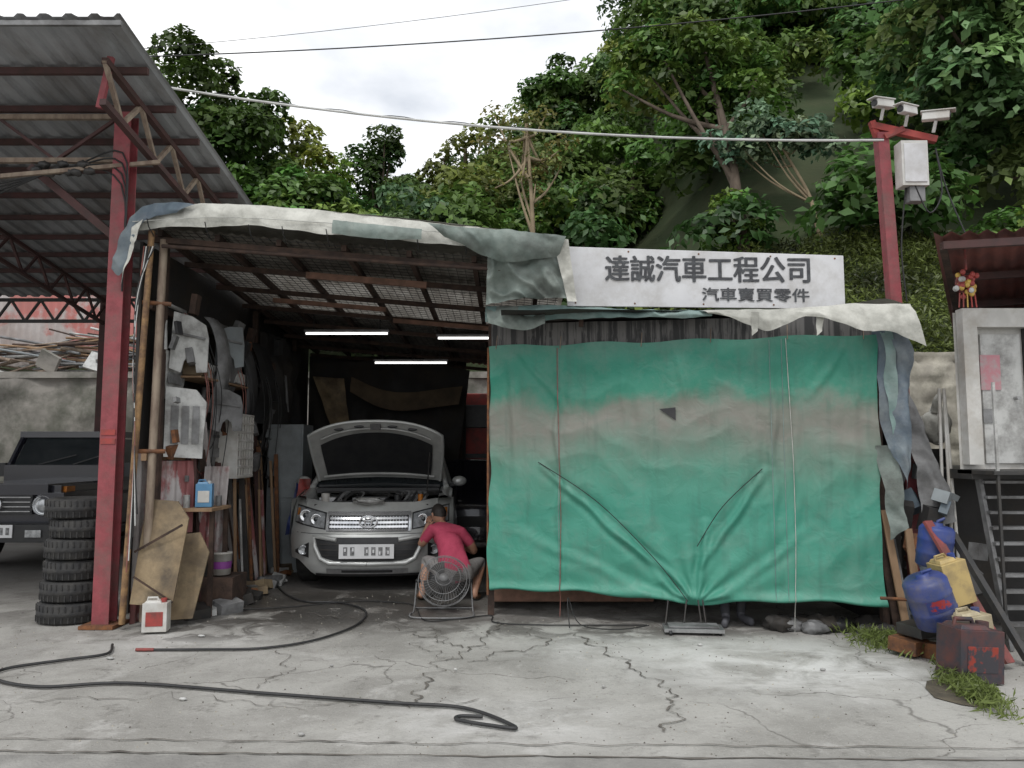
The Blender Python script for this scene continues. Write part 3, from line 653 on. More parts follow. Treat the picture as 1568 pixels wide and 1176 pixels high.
def cdisp(x,z):
    r=math.hypot(x-1.62,z-0.2); th=math.atan2(z-0.2,x-1.62)
    d=0.020*math.cos(15*th+1.5*nz((x,z,0),1.0))*math.exp(-r/0.7)*min(r/0.15,1)
    xx=x+.05*nz((x,z,1),2.5); zz=z+.05*nz((x,z,9),2.5)
    for a,b,A,wd in FO:
        q,t=seg(xx,zz,a,b); f=math.sin(math.pi*min(max(.06+.88*t,0),1))**.7; d+=f*(A*math.exp(-(q/wd)**2)-A*0.5*math.exp(-((q-wd*1.7)/wd)**2))
    d+=0.03*nz((x*1.3,z*0.4,2),1.6)+0.012*nz((x*1.5,z*.6,7),4.5)+0.009*(1-3*abs(nz((x,z*1.3,17),2.6)))+0.010*math.sin(x*9+2*nz((x,z,3),1))*ss(1.2,2.6,z)
    d+=0.03*math.exp(-((z-0.27)/0.05)**2)
    return d
def cpos(s,t,o=0.0):
    x=-.22+3.36*s; yb=7.38-.80*s; zb=0.245+0.02*math.sin(s*9)+.012*math.sin(s*31)-0.03*math.exp(-((s-.55)/.1)**2); zt=2.56+0.012*math.sin(s*25)
    z=zb+(zt-zb)*t; d=cdisp(x,z)+o
    if t<0.001: d-=0.04
    k=ss(.04,0,s)-ss(.96,1,s)
    x+=0.035*nz((z,0 if s<.5 else 5,0),2.5)*abs(k)
    return (x-0.23*d,yb-0.97*d,z)
mb=MB(); P=[[cpos(i/239,j/159) for i in range(240)] for j in range(160)]
mb.grid(P,"curtain")
a=Vector(cpos(.465,.735,.012));b=Vector(cpos(.507,.74,.012));c=Vector(cpos(.507,.69,.012))
mb.add([a,b,c],[(0,1,2)],"black_plastic")  # dark patch on the cloth, stands in for the shade inside a tear
for sx_ in (.195,.745,.775):
    mb.tube([cpos(sx_,t,.001) for t in np.linspace(.01,.99,60)],0.003,"teal_tarp",5)
mb.build("green_tarp_curtain")
mb=MB()
mb.tube([cpos(.197+.004*math.sin(t*5),t,.012) for t in np.linspace(-.1,.99,60)],0.0035,"rope_red",5)
mb.tube([cpos(.79+.006*math.sin(t*4),t,.012) for t in np.linspace(-.12,.99,60)],0.0035,"rope_white",5)
mb.tube(cr([cpos(.14,.52,.02),cpos(.3,.36,.03),cpos(.45,.15,.03),cpos(.53,.02,.05)]),0.004,"wire_black",5)
mb.tube(cr([cpos(.72,.5,.02),cpos(.62,.36,.03),cpos(.555,.22,.03)]),0.004,"wire_black",5)
mb.tube([( -.23,7.4,.2),(-.23,7.4,2.55)],0.012,"rust",6)
mb.tube(cr([(.5,6.85,.02),(.5,7.0,.25),(.6,6.95,.03),(.9,6.75,.03),(1.2,6.9,.03)]),0.005,"wire_black",5)
for s_ in (.02,.2,.42,.6,.79,.97): mb.tube(cr([cpos(s_,.985,.01),tuple(Vector(cpos(s_+.004,1.0,.0))+Vector((0,.03,.10)))],3),.004,"old_pipe",5)
mb.build("curtain_rope")

# ------------------------------------------------------------ sign
sg=empty("shop_sign")
mb=MB()
S0=Vector((0.44,6.98,0)); S1=Vector((2.94,6.70,0))
tl=S0+Vector((0,0,3.44)); trr=S1+Vector((0,0,3.28)); bl_=S0+Vector((.07,0,2.88)); br_=S1+Vector((0,0,2.80))
nrm=Vector((S1-S0).cross(Vector((0,0,1)))).normalized()
bk=-nrm*0.03
vs=[tl,trr,br_,bl_]; vb=[v+bk for v in vs]
mb.add(vs+vb,[(0,3,2,1),(4,5,6,7),(0,1,5,4),(1,2,6,5),(2,3,7,6),(3,0,4,7)],"sign_white")
mb.build("board",sg,0.004)
mb=MB()
for q in (0.03,.25,.5,.75,.97):
    for (a,b) in ((tl,trr),(bl_,br_)):
        p=a.lerp(b,q)+Vector((0,0,-.03 if a is tl else .03)); mb.cyl(p,p+nrm*0.004,0.008,"rust",n=8)
mb.beam(S0+Vector((.2,.08,2.7)),S0+Vector((.2,.08,3.4)),.04,.04,"dark_wood"); mb.beam(S1+Vector((-.2,.08,2.7)),S1+Vector((-.2,.08,3.25)),.04,.04,"dark_wood")
mb.build("fixings",sg)
def text(body,x0,x1,zc,h,name,bold):
    cu=bpy.data.curves.new(name,'FONT'); cu.body=body; cu.size=1; cu.extrude=0.0; cu.space_character=1.0
    o=bpy.data.objects.new(name,cu); scn.collection.objects.link(o); bpy.context.view_layer.update()
    dg=bpy.context.evaluated_depsgraph_get(); me=bpy.data.meshes.new_from_object(o.evaluated_get(dg))
    bpy.data.objects.remove(o)
    V=np.array([v.co[:] for v in me.vertices]); F=[tuple(p.vertices) for p in me.polygons]
    mn_=V.min(0); mx_=V.max(0); u=(S1-S0).normalized(); vs=[];fs=[]
    for q,(ox,oz) in enumerate(((0,0),(bold,0),(-bold,0),(0,bold*.6),(0,-bold*.6),(bold,bold*.5),(-bold,-bold*.5))):
        o0=len(vs)
        for v in V:
            fx=(v[0]-mn_[0])/(mx_[0]-mn_[0]); fz=(v[1]-mn_[1])/(mx_[1]-mn_[1])-.5
            dd=x0+(x1-x0)*fx+ox
            vs.append(S0+u*dd+Vector((0,0,zc-0.035*dd+fz*h+oz))+nrm*(0.004+.0006*q))
        fs+=[tuple(i+o0 for i in f) for f in F]
    b_=MB(); b_.add(vs,fs,"sign_ink"); b_.build(name,sg)
text("達誠汽車工程公司",0.42,2.22,3.235,0.235,"lettering_top",.006)
text("汽車賣買零件",1.28,2.21,3.005,0.12,"lettering_bottom",.003)

# ------------------------------------------------------------ lit tube lamps
for (x0,x1,y,z) in ((-2.65,-1.60,9.8,3.06),(-1.97,-.94,11.0,2.82),(-.93,-.06,9.6,2.97)):
    mb=MB(); mb.cyl((x0,y,z),(x1,y,z),0.014,"tube_light",n=8); mb.box(((x0+x1)/2,y,z+.035),(abs(x1-x0)+.04,.05,.025),"part_grey")
    mb.cyl((x0+.1,y,z+.05),(x0+.1,y,z+.25),.006,"wire_black",n=5); mb.cyl((x1-.1,y,z+.05),(x1-.1,y,z+.25),.006,"wire_black",n=5)
    mb.build("fluorescent_lamp")

# ------------------------------------------------------------ wheels
def wheel(mb,c,r,wd,ax=(1,0,0),side=1):
    c=Vector(c); a=Vector(ax)
    h=wd/2
    mb.lathe(c,a,[(r*.62,-h*.8),(r*.72,-h),(r*.93,-h*.95),(r,-h*.7),(r,h*.7),(r*.93,h*.95),(r*.72,h),(r*.62,h*.8),(r*.6,h*.5),(r*.6,-h*.5),(r*.62,-h*.8)],"rubber",28)
    mb.lathe(c,a*side,[(r*.63,h*.8),(r*.58,h*.75),(r*.55,h*.3),(0.001,h*.35)],"black_metal",24)
    b=Vector((0,0,1)); d=a.cross(b)
    for k in range(5):
        t=2*math.pi*k/5; p=c+a*side*h*.7; q=p+(b*math.cos(t)+d*math.sin(t))*r*.6
        mb.beam(p,q,.05,.05,"alu")
    mb.cyl(c+a*side*h*.5,c+a*side*h*.8,r*.16,"alu",n=12)
    mb.lathe(c,a*side,[(r*.64,h*.78),(r*.61,h*.9),(r*.57,h*.78)],"alu",24)

# ------------------------------------------------------------ the car with raised bonnet
car=empty("compact_suv_car",(-1.60,8.62,0),R(3.0))
def af(z):
    pts=[(.14,.10),(.2,.04),(.3,.0),(.45,-.01),(.56,.0),(.64,.035),(.68,.07),(.8,.11),(.9,.18),(.97,.26),(1.0,.34)]
    for i in range(len(pts)-1):
        if z<=pts[i+1][0]:
            t=(z-pts[i][0])/(pts[i+1][0]-pts[i][0]); return pts[i][1]+(pts[i+1][1]-pts[i][1])*max(t,0)
    return pts[-1][1]
def wf(z): return .895+.045*math.sin(min(max((z-.15)/.6,0),1)*math.pi*.6)
def fy(x,z,o=0):
    w_=wf(z); q=min(abs(x)/w_,1); return af(z)+.14*q**2+.32*q**5-o
def patch(mb,x0,x1,zb,zt,mat,o=.004,nx=16,nzz=5):
    P=[]
    for i in range(nx+1):
        s=i/nx; x=x0+(x1-x0)*s; b=zb(s) if callable(zb) else zb; t=zt(s) if callable(zt) else zt
        P.append([(x,fy(x,b+(t-b)*j/nzz,o),b+(t-b)*j/nzz) for j in range(nzz+1)])
    mb.grid(P,mat)
mb=MB()
P=[]
for j in range(31):
    row=[]
    for u in np.linspace(-1,1,41):
        xs_=math.sin(math.pi/2*u); zb=.17+.17*ss(.62,.9,abs(xs_)); zt=.97+.03*ss(.5,.8,abs(xs_)); z=zb+(zt-zb)*j/30; row.append((wf(z)*xs_,fy(wf(z)*xs_,z),z))
    P.append(row)
mb.grid(P,"car_paint")
for sd in (-1,1):
    P=[]
    for i in range(80):
        y=.46+4.0*i/79; row=[]
        bot=.30; fl=0
        for wy in (.88,3.54):
            q=abs(y-wy)
            if q<.42: bot=max(bot,math.sqrt(.42**2-q*q)+.30)
            fl=max(fl,.03*math.exp(-(q/.45)**4))
        top=1.0+.10*ss(.5,1.5,y)
        for j in range(9):
            z=bot+(top-bot)*j/8; xx=(wf(z)+.005)+fl*(1-j/8)-.05*ss(3.9,4.5,y)-.03*max(z-.75,0)
            row.append((sd*xx,y,z))
        P.append(row)
    mb.grid(P,"car_paint")
    P=[[(sd*.91,y,1.0+.10*ss(.5,1.5,y)),(sd*.84,y,1.045+.10*ss(.5,1.5,y)),(sd*.76,y,1.03+.10*ss(.5,1.5,y)),(sd*.75,y,.85)] for y in np.linspace(.40,1.2,12)]
    mb.grid(P,"car_paint")
    mb.add([(sd*.84,1.25,1.10),(sd*.84,4.35,1.10),(sd*.66,4.2,1.62),(sd*.64,2.0,1.65)],[(0,1,2,3)],"glass")
    mb.tube([(sd*.83,1.10,1.11),(sd*.74,1.6,1.42),(sd*.65,2.0,1.66),(sd*.62,3,1.70),(sd*.64,4.2,1.64)],.035,"car_paint",8)
    mb.beam((sd*.855,2.55,1.08),(sd*.665,2.6,1.66),.05,.03,"car_paint")
    mb.sphere((sd*.99,1.35,1.17),(.095,.06,.065),"car_paint",10); mb.beam((sd*.86,1.35,1.11),(sd*.95,1.35,1.14),.05,.04,"black_plastic")
    mb.sphere((sd*.48,2.35,1.25),(.14,.08,.2),"black_plastic",8)
mb.grid([[(x*.80,1.12-.05*(1-x*x)+.0,1.11) ,(x*.72,1.5,1.38),(x*.62,1.95,1.65)] for x in np.linspace(-1,1,9)],"glass")
mb.grid([[(x*.62,y,1.66+.06*(1-x*x)) for y in np.linspace(1.95,4.2,6)] for x in np.linspace(-1,1,9)],"car_paint")
mb.add([(-.84,4.45,.3),(.84,4.45,.3),(.8,4.45,1.1),(-.8,4.45,1.1),(.64,4.2,1.64),(-.64,4.2,1.64)],[(0,1,2,3),(3,2,4,5)],"car_paint")
mb.box((0,2.5,.28),(1.5,3.7,.1),"black_plastic")
mb.build("body",car)
mb=MB()
patch(mb,-.58,.58,lambda s:.33+.10*abs(2*s-1)**4,lambda s:.60,"black_plastic",.006)
for z in (.40,.46,.52): patch(mb,-.54,.54,z,z+.012,"black_metal",.016,12,1)
for sd in (-1,1):
    mb.tube([(sd*x,fy(sd*x,z,.018),z) for x,z in ((.34,.575),(.52,.60),(.60,.60),(.585,.50),(.52,.37),(.42,.32),(0.0,.315))],.026,"car_paint",8)
    patch(mb,sd*.66,sd*.85,lambda s:.37+.04*s,lambda s:.54-.10*s,"black_plastic",.006,8,4)
    mb.lathe((sd*.73,fy(sd*.73,.45)-.005,.45),(0,-1,0),[(.055,-.03),(.055,.02),(.045,.03),(.04,.015),(.001,.022)],"lamp_glass",16)
    patch(mb,sd*.48,sd*.89,lambda s:.675+.06*s,lambda s:.86+.105*s-.03*s*s,"black_plastic",.004,14,6)
    patch(mb,sd*.495,sd*.877,lambda s:.69+.06*s,lambda s:.848+.10*s-.03*s*s,"lamp_glass",.009,14,6)
    for (x,z,r_) in ((.60,.785,.064),(.74,.82,.072)):
        y_=fy(sd*x,z)
        mb.lathe((sd*x,y_-.004,z),(0,-1,0),[(r_,0),(r_,.012),(r_*.8,.014),(r_*.65,.004),(.001,.012)],"chrome",18)
        mb.sphere((sd*x,y_-.006,z),(r_*.5,.015,r_*.5),"glass",8)
    patch(mb,sd*.825,sd*.867,.82,.90,"amber",.013,4,2)
patch(mb,-.46,.46,lambda s:.665+.02*abs(2*s-1),lambda s:.865-.01*abs(2*s-1),"black_plastic",.006)
for z in (.70,.745,.79): patch(mb,-.435,.435,z,z+.024,"chrome",.014,14,1)
for x in np.linspace(-.41,.41,25): mb.beam((x,fy(x,.69,.012),.69),(x,fy(x,.825,.012),.825),.004,.008,"chrome")
patch(mb,-.465,.465,.832,.876,"chrome",.022,14,2); patch(mb,-.465,.465,.66,.684,"chrome",.012,14,2)
for sd in (-1,1): patch(mb,sd*.445,sd*.468,.665,.86,"chrome",.014,2,4)
for rx,rz_ in ((.095,.064),(.038,.058)):
    mb.tube([(rx*math.cos(t),fy(0,.76)-.04,.768+rz_*math.sin(t)) for t in np.linspace(0,2*math.pi,25)],.010,"chrome",6)
mb.tube([(.068*math.cos(t),fy(0,.76)-.04,.798+.02*math.sin(t)) for t in np.linspace(0,2*math.pi,21)],.008,"chrome",6)
mb.box((0,-.050,.455),(.60,.012,.155),"plate_white")
for i,x in enumerate(np.linspace(-.23,.23,7)):
    if i==2: continue
    mb.box((x,-.058,.457),(.045,.004,.09),"plate_ink")
    mb.box((x+random.uniform(-.008,.008),-.0615,.457+random.uniform(-.02,.02)),(.018,.003,.035),"plate_white")
patch(mb,-.58,.58,.17,.20,"black_plastic",.01); patch(mb,-.45,.45,.20,.26,"alu",.014); patch(mb,-.28,.28,.215,.245,"black_plastic",.02)
patch(mb,-.84,.84,.632,.638,"black_plastic",.002,20,1)
mb.build("front_fittings",car)
mb=MB()
mb.box((0,.78,.70),(1.42,.8,.2),"black_plastic")
mb.box((0,.38,.92),(1.30,.10,.05),"black_metal"); mb.box((0,.36,.965),(.9,.1,.03),"black_plastic")
mb.box((-.05,.70,.90),(.5,.38,.14),"black_metal"); mb.box((-.05,.68,.99),(.40,.3,.03),"part_grey")
mb.box((.48,.66,.92),(.24,.26,.2),"black_plastic"); mb.box((.48,.66,1.03),(.2,.22,.02),"part_grey")
mb.box((-.5,.66,.92),(.26,.3,.18),"alu"); mb.cyl((-.56,.52,.9),(-.56,.52,1.06),.05,"white_paint",n=12)
mb.cyl((.28,.48,.93),(.28,.48,1.04),.04,"black_plastic",n=12); mb.cyl((.55,.48,.95),(.55,.48,1.05),.03,"amber",n=10)
for i in range(14):
    x=random.uniform(-.6,.6); mb.tube(cr([(x,.44,.92),(x+.1,.55,1.06),(x+random.uniform(-.3,.3),.78,1.05),(x,.98,1.0)],5),random.uniform(.01,.022),random.choice(["rubber","black_plastic","part_grey","alu"]),6)
mb.box((0,1.02,1.07),(1.5,.12,.06),"black_plastic"); mb.box((0,1.14,1.12),(1.5,.06,.03),"black_plastic")
mb.sphere((-.02,.20,.985),(.17,.07,.04),"part_white",10,lambda q:1+.5*nz(q,3)); 
mb.build("engine",car,0.006)
mb=MB()
H0=Vector((0,1.14,1.19)); Hd=Vector((0,-.60,.80)); Hn=Vector((0,.80,.60))
def hood(s,t,o=0):
    ll=.92*(t*(1-.18*abs(s)**3)); return H0+Vector((s*(.75+.05*math.sin(t*2)) ,0,0))+Hd*ll+Hn*(.07*(1-s*s)-.09*t*t+o)
ns=28;nt_=16
mb.grid([[hood(-1+2*i/ns,j/nt_) for i in range(ns+1)] for j in range(nt_+1)],"car_paint")
mb.grid([[hood((-1+2*i/ns)*.985,.01+.985*j/nt_,-.022) for i in range(ns+1)] for j in range(nt_+1)],"hood_under")
edge=[hood(-1,t,-.01) for t in np.linspace(0,1,12)]+[hood(s,1,-.01) for s in np.linspace(-1,1,24)][1:-1]+[hood(1,t,-.01) for t in np.linspace(1,0,12)]
mb.tube(edge,.018,"car_paint",8)
mb.grid([[hood((-1+2*i/ns)*.84,.10+.62*j/nt_+.10*(j/nt_)*(1-(-1+2*i/ns)**2),-.04) for i in range(ns+1)] for j in range(nt_+1)],"black_plastic")
mb.tube([hood(s,.80+.10*(1-s*s),-.05) for s in np.linspace(-.82,.82,16)],.012,"hood_under",6)
mb.tube([hood(s,.09,-.04) for s in np.linspace(-.9,.9,16)],.02,"hood_under",6)
for s in (-.55,-.25,.25,.55):
    mb.sphere(hood(s,.925-.03*s*s,-.028),(.06,.012,.018),"black_plastic",8)
mb.box(hood(0,.93,-.05),(.12,.05,.07),"black_metal")
mb.cyl((.62,.4,.92),hood(.8,.55,-.04),.008,"black_metal",n=6)
mb.build("bonnet",car)
mb=MB()
for sd in (-1,1):
    for wy in (.88,3.54): wheel(mb,(sd*.79,wy,.345),.345,.225,(1,0,0),sd)
mb.build("wheels",car)

c2=empty("parked_car",(-.72,10.6,0),R(-4)); mb=MB()
prof=[(0,.35),(0,.75),(.15,.88),(1.1,.98),(1.8,1.42),(3.2,1.45),(4.1,1.0),(4.3,.9),(4.35,.4)]
prof=[(y*.5,z) for y,z in prof]; P=[]
for s in np.linspace(-1,1,13):
    P.append([(s*(.84-.2*max(z-.9,0)/.5)*1.0,y+.15*s*s*(1 if y<.3 else 0),z-.04*s*s) for y,z in prof])
mb.grid(P,"suv_paint")
for sd in (-1,1):
    mb.add([(sd*.84,y,z) for y,z in prof],[tuple(range(len(prof)))],"suv_paint")
    mb.box((sd*.6,.02,.72),(.3,.06,.14),"lamp_glass"); wheel(mb,(sd*.75,.5,.31),.31,.2,(1,0,0),sd); wheel(mb,(sd*.75,1.7,.31),.31,.2,(1,0,0),sd)
mb.box((0,-.01,.6),(.8,.03,.14),"black_plastic"); mb.build("body",c2)

# ------------------------------------------------------------ boxy dark off-roader on the left
g4=empty("dark_offroad_car",(-6.62,9.95,0)); mb=MB()
mb.box((0,2.3,.80),(1.56,4.4,.62),"suv_paint"); mb.box((0,.68,1.06),(1.30,1.3,.14),"suv_paint")
mb.box((0,2.85,1.22),(1.52,3.1,.26),"suv_paint")
for sd in (-1,1):
    mb.box((sd*.74,.55,.90),(.30,1.15,.24),"suv_paint"); mb.box((sd*.79,.62,.62),(.2,1.2,.12),"black_plastic"); mb.box((sd*.79,3.7,.62),(.2,1.1,.12),"black_plastic")
    mb.box((sd*.79,2.2,.42),(.16,2.0,.1),"black_plastic"); mb.box((sd*.785,2.4,.95),(.02,4.0,.05),"black_plastic")
    mb.lathe((sd*.62,.02,.86),(0,-1,0),[(.14,-.1),(.14,.03),(.12,.05),(.11,.02),(.001,.035)],"chrome",20)
    mb.sphere((sd*.62,0.0,.86),(.10,.045,.10),"lamp_glass",12)
    mb.box((sd*.76,.25,1.06),(.12,.2,.07),"amber")
    mb.box((sd*.97,1.55,1.28),(.18,.1,.2),"black_plastic"); mb.beam((sd*.78,1.55,1.22),(sd*.9,1.55,1.25),.04,.04,"black_plastic")
    wheel(mb,(sd*.72,.85,.37),.37,.24,(1,0,0),sd); wheel(mb,(sd*.72,3.65,.37),.37,.24,(1,0,0),sd)
    for (a,b) in ((1.75,2.55),(2.65,3.4),(3.5,4.25)):
        mb.box((sd*.735,(a+b)/2,1.55),(.02,b-a,.36),"glass")
    for yy in (1.68,2.6,3.45,4.32): mb.beam((sd*.76,yy,1.33),(sd*.71,yy,1.76),.05,.08,"suv_paint")
    mb.beam((sd*.76,1.42,1.33),(sd*.69,1.62,1.78),.06,.06,"suv_paint")
mb.box((0,3.0,1.80),(1.46,2.85,.09),"suv_paint"); mb.box((0,4.38,1.5),(1.4,.04,.4),"glass")
mb.add([(-.70,1.42,1.35),(.70,1.42,1.35),(.64,1.62,1.76),(-.64,1.62,1.76)],[(0,1,2,3)],"glass")
mb.box((0,1.36,1.34),(1.4,.05,.03),"black_plastic"); mb.beam((-.3,1.36,1.36),(.2,1.44,1.5),.015,.015,"black_plastic"); mb.beam((.2,1.36,1.36),(.6,1.44,1.5),.015,.015,"black_plastic")
mb.box((0,.07,.87),(.9,.06,.26),"black_plastic")
for z in (.78,.84,.90,.96): mb.box((0,.03,z),(.88,.03,.015),"alu")
mb.lathe((0,.0,.87),(0,-1,0),[(.09,0),(.09,.02),(.075,.02),(.07,0)],"chrome",20)
mb.box((0,-.05,.52),(1.72,.25,.22),"black_plastic"); mb.box((0.1,-.185,.55),(.52,.012,.16),"plate_white")
for x in np.linspace(-.1,.3,6): mb.box((x,-.193,.55),(.045,.004,.09),"plate_ink")
for sd in (-1,1): mb.box((sd*.62,-.185,.52),(.2,.02,.09),"lamp_glass")
mb.build("body",g4,0.02)

# ------------------------------------------------------------ tyre stack
mb=MB(); z=0
for i in range(6):
    h=random.uniform(.175,.2); cx=-4.03+random.uniform(-.03,.03); cy=7.3+random.uniform(-.03,.03); r=random.choice([.295,.31,.285])
    mb.lathe((cx,cy,z+h/2),(0,0,1),[(r*.6,-h*.42),(r*.75,-h*.5),(r*.92,-h*.46),(r,-h*.36),(r*.985,-h*.12),(r*1.0,-h*.10),(r*1.0,h*.10),(r*.985,h*.12),(r,h*.36),(r*.92,h*.46),(r*.75,h*.5),(r*.6,h*.42),(r*.58,0),(r*.6,-h*.42)],"rubber",40)
    for k in range(72):
        t=2*math.pi*(k+.3*i)/72; mb.box((cx+r*math.cos(t),cy+r*math.sin(t),z+h/2+(.05 if k%2 else -.05)),(.006,.012,.05),"rubber",(0,0,t))
    z+=h
mb.build("tyre_stack")

# ------------------------------------------------------------ clutter on left wall
def panel(name,y0,y1,z0,z1,x,mat,win=True,curve=.05):
    mb=MB(); P=[]; ny,nn=12,16
    for i in range(ny+1):
        P.append([(x+curve*math.sin(math.pi*j/nn)+.01*nz((i,j,0),.6),y0+(y1-y0)*i/ny,z0+(z1-z0)*j/nn) for j in range(nn+1)])
    if win:
        mb.grid([r_[:9] for r_ in P],mat)
        mb.tube([P[0][8],P[0][12],P[2][16],P[ny][16],P[ny][8]],.025,mat,6)
        mb.box((x+.06,(y0+y1)/2,z0+(z1-z0)*.42),(.02,.12,.03),"black_plastic")
        mb.box((x+.05,(y0+y1)/2,z0+(z1-z0)*.22),(.012,(y1-y0)*.6,.1),"part_grey")
    else: mb.grid(P,mat)
    return mb.build(name)
def wing(name,x0,z0,w_,h_,y,mat,rz_=0.0,flip=1):
    out=[(0,.06),(.30,.0),(.36,.20),(.50,.30),(.66,.22),(.72,.02),(1,.04),(1,.62),(.92,.84),(.55,.96),(.08,1.0),(.02,.6)]
    mb=MB(); poly=[]
    for a,b in out:
        if flip<0: a=1-a
        poly.append((x0+w_*a,y+rz_*a+.02*math.sin(b*3),z0+h_*b))
    mb.prism(poly,(0,.015,0),mat)
    mb.beam((x0+w_*.08,y+rz_*.08-.012,z0+h_*.66),(x0+w_*.95,y+rz_*.95-.012,z0+h_*.6),.012,.02,"part_grey")
    return mb.build(name)
wing("car_fender_panel",-3.24,2.30,.24,.58,7.22,"part_white",.3,1)
wing("car_fender_panel",-3.10,1.75,.22,.46,7.9,"part_grey",.3,1)
wing("car_fender_panel",-3.15,2.45,.20,.46,8.1,"cabinet_grey",.3,-1)
mb=MB()   # tall white inner door panels stood against the end of the wall
mb.prism([(-3.25,7.2,1.50),(-2.98,7.42,1.48),(-2.96,7.44,2.02),(-3.04,7.38,2.14),(-3.25,7.2,2.16)],(0,.02,0),"part_white")
for q in range(3): mb.prism([(-3.2+.075*q,7.222+.061*q,1.62),(-3.15+.075*q,7.262+.061*q,1.62),(-3.15+.075*q,7.262+.061*q,1.98),(-3.2+.075*q,7.222+.061*q,1.98)],(0,.003,0),"part_grey")
mb.build("metal_panel")
panel("car_door_panel",7.15,7.65,2.05,2.95,-3.30,"part_white",True)
panel("car_door_panel",7.9,8.6,1.35,2.2,-3.22,"part_grey",True)
panel("car_fender_panel",8.2,8.65,2.1,2.95,-3.2,"part_grey",False,.15)
panel("car_fender_panel",9.3,9.9,1.9,2.9,-3.2,"black_plastic",False,.15)
panel("car_door_panel",10.0,10.8,1.6,2.6,-3.2,"part_grey",True)
def bumper(x,y,z0,z1,mat):
    mb=MB(); P=[]
    for i in range(17):
        t=i/16; bx=x+.16*math.sin(math.pi*t)**.6; z=z0+(z1-z0)*t
        P.append([(bx-.02,y-.10,z),(bx+.03,y-.08,z),(bx+.05,y-.02,z),(bx+.035,y+.05,z),(bx+.05,y+.08,z),(bx+.02,y+.11,z)])
    mb.grid(P,mat); mb.build("car_bumper")
bumper(-3.2,8.05,1.95,2.95,"part_grey"); bumper(-3.2,8.95,1.7,2.8,"black_plastic")
mb=MB(); mb.box((-3.2,8.3,2.28),(.3,1.6,.02),"plank")
for i in range(8):
    mb.box((-3.18+random.uniform(-.03,.04),7.6+i*.2,2.29+.08),(.2,.15,random.uniform(.08,.18)),random.choice(["part_white","white_paint","plywood","part_grey"]),(0,0,random.uniform(-.2,.2)))
mb.build("wall_shelf",None,.003)
mb=MB()
for z in np.linspace(1.28,1.95,8): mb.box((-2.98,8.6,z),(.04,.5,.02),"white_paint")
for y in np.linspace(8.36,8.84,7): mb.box((-2.975,y,1.61),(.02,.02,.7),"white_paint")
mb.box((-3.1,8.36,1.61),(.25,.02,.7),"white_paint"); mb.box((-3.1,8.84,1.61),(.25,.02,.7),"white_paint"); mb.box((-3.1,8.6,1.265),(.25,.5,.02),"white_paint")
mb.build("plastic_crate",None,.004)
mb=MB(); mb.box((-2.95,10.3,.95),(.46,.5,1.9),"cabinet_grey"); mb.box((-2.95,10.04,1.4),(.42,.012,.9),"cabinet_grey"); mb.box((-2.95,10.04,.48),(.42,.012,.85),"cabinet_grey"); mb.box((-2.8,10.03,1.1),(.02,.02,.1),"alu"); mb.build("metal_cabinet",None,.006)
mb=MB()
mb.prism([(-3.34,6.86,.22),(-2.96,6.84,.20),(-2.90,6.98,.95),(-3.02,7.02,1.10),(-3.30,7.03,1.12)],(0,.018,0),"plywood")
mb.prism([(-3.12,7.0,.05),(-2.86,7.04,.06),(-2.80,7.22,.62),(-2.90,7.24,.80),(-3.08,7.22,.78)],(0,.018,0),"plywood")
mb.beam((-3.35,6.93,.66),(-2.92,6.90,.9),.01,.02,"dark_wood"); mb.beam((-3.3,6.83,.46),(-2.95,6.83,.24),.01,.015,"dark_wood")
mb.build("plywood_sheet")
mb=MB()
for i in range(44):
    y=random.uniform(7.6,10.4); x=-3.25+random.uniform(0,.35); l=random.uniform(.9,1.9)
    mb.beam((x,y,.0),(x-.12+random.uniform(-.1,.1),y+random.uniform(-.4,.4),l),random.uniform(.015,.06),random.uniform(.012,.035),random.choice(["dark_wood","rust","plank","black_metal","red_dark","part_grey","part_white","lower_sheet"]))
for i in range(70):
    s=random.uniform(.04,.18); mb.box((-3.1+random.uniform(-.2,.4),random.uniform(7.3,10.2),s*.35),(s,s*1.3,s*.6),random.choice(["dark_wood","rust","part_grey","black_metal","brown_tarp","plywood","part_white"]),(random.uniform(-.3,.3),random.uniform(-.3,.3),random.uniform(0,3)))
for i in range(60):
    s=random.uniform(.04,.12); mb.box((-3.2+random.uniform(0,.12),random.uniform(7.1,10.2),random.uniform(1.1,3.0)),(s*.6,s*1.2,s*random.uniform(.8,2.5)),random.choice(["dark_wood","rust","part_grey","black_metal","part_grey","cabinet_grey","black_plastic"]),(random.uniform(-.4,.4),random.uniform(-.3,.3),random.uniform(-.4,.4)))
for i in range(20):
    y=random.uniform(7.4,9.9); mb.tube(cr([(-3.2,y,2.9),(-3.0,y+.1,2.2),(-3.1,y+.2,random.uniform(1.2,1.8)),(-3.2,y+.1,1.5)],5),.005,random.choice(["wire_black","rope_red","wire_black","wire_black"]),5)
mb.build("scrap_parts",None,.003)
mb=MB(); cloth(mb,[(-2.75,9.9,1.15),(-2.6,9.9,1.15)],[(-2.85,9.8,.5),(-2.6,9.8,.55)],"blue_plastic",12,14,.08,4); cloth(mb,[(-2.7,9.85,1.2),(-2.55,9.85,1.2)],[(-2.72,9.8,.95),(-2.55,9.8,.9)],"red_paint",8,8,.06,4,seed=3); mb.build("hanging_rags")
mb=MB(); mb.box((-3.02,7.55,1.0),(.4,.5,.03),"plank"); mb.beam((-3.2,7.4,.0),(-3.15,7.4,1.0),.04,.04,"dark_wood"); mb.beam((-2.85,7.4,.0),(-2.85,7.4,1.0),.04,.04,"dark_wood"); mb.beam((-2.85,7.75,.0),(-2.85,7.75,1.0),.04,.04,"dark_wood"); mb.beam((-3.2,7.75,.0),(-3.2,7.75,1.0),.04,.04,"dark_wood")
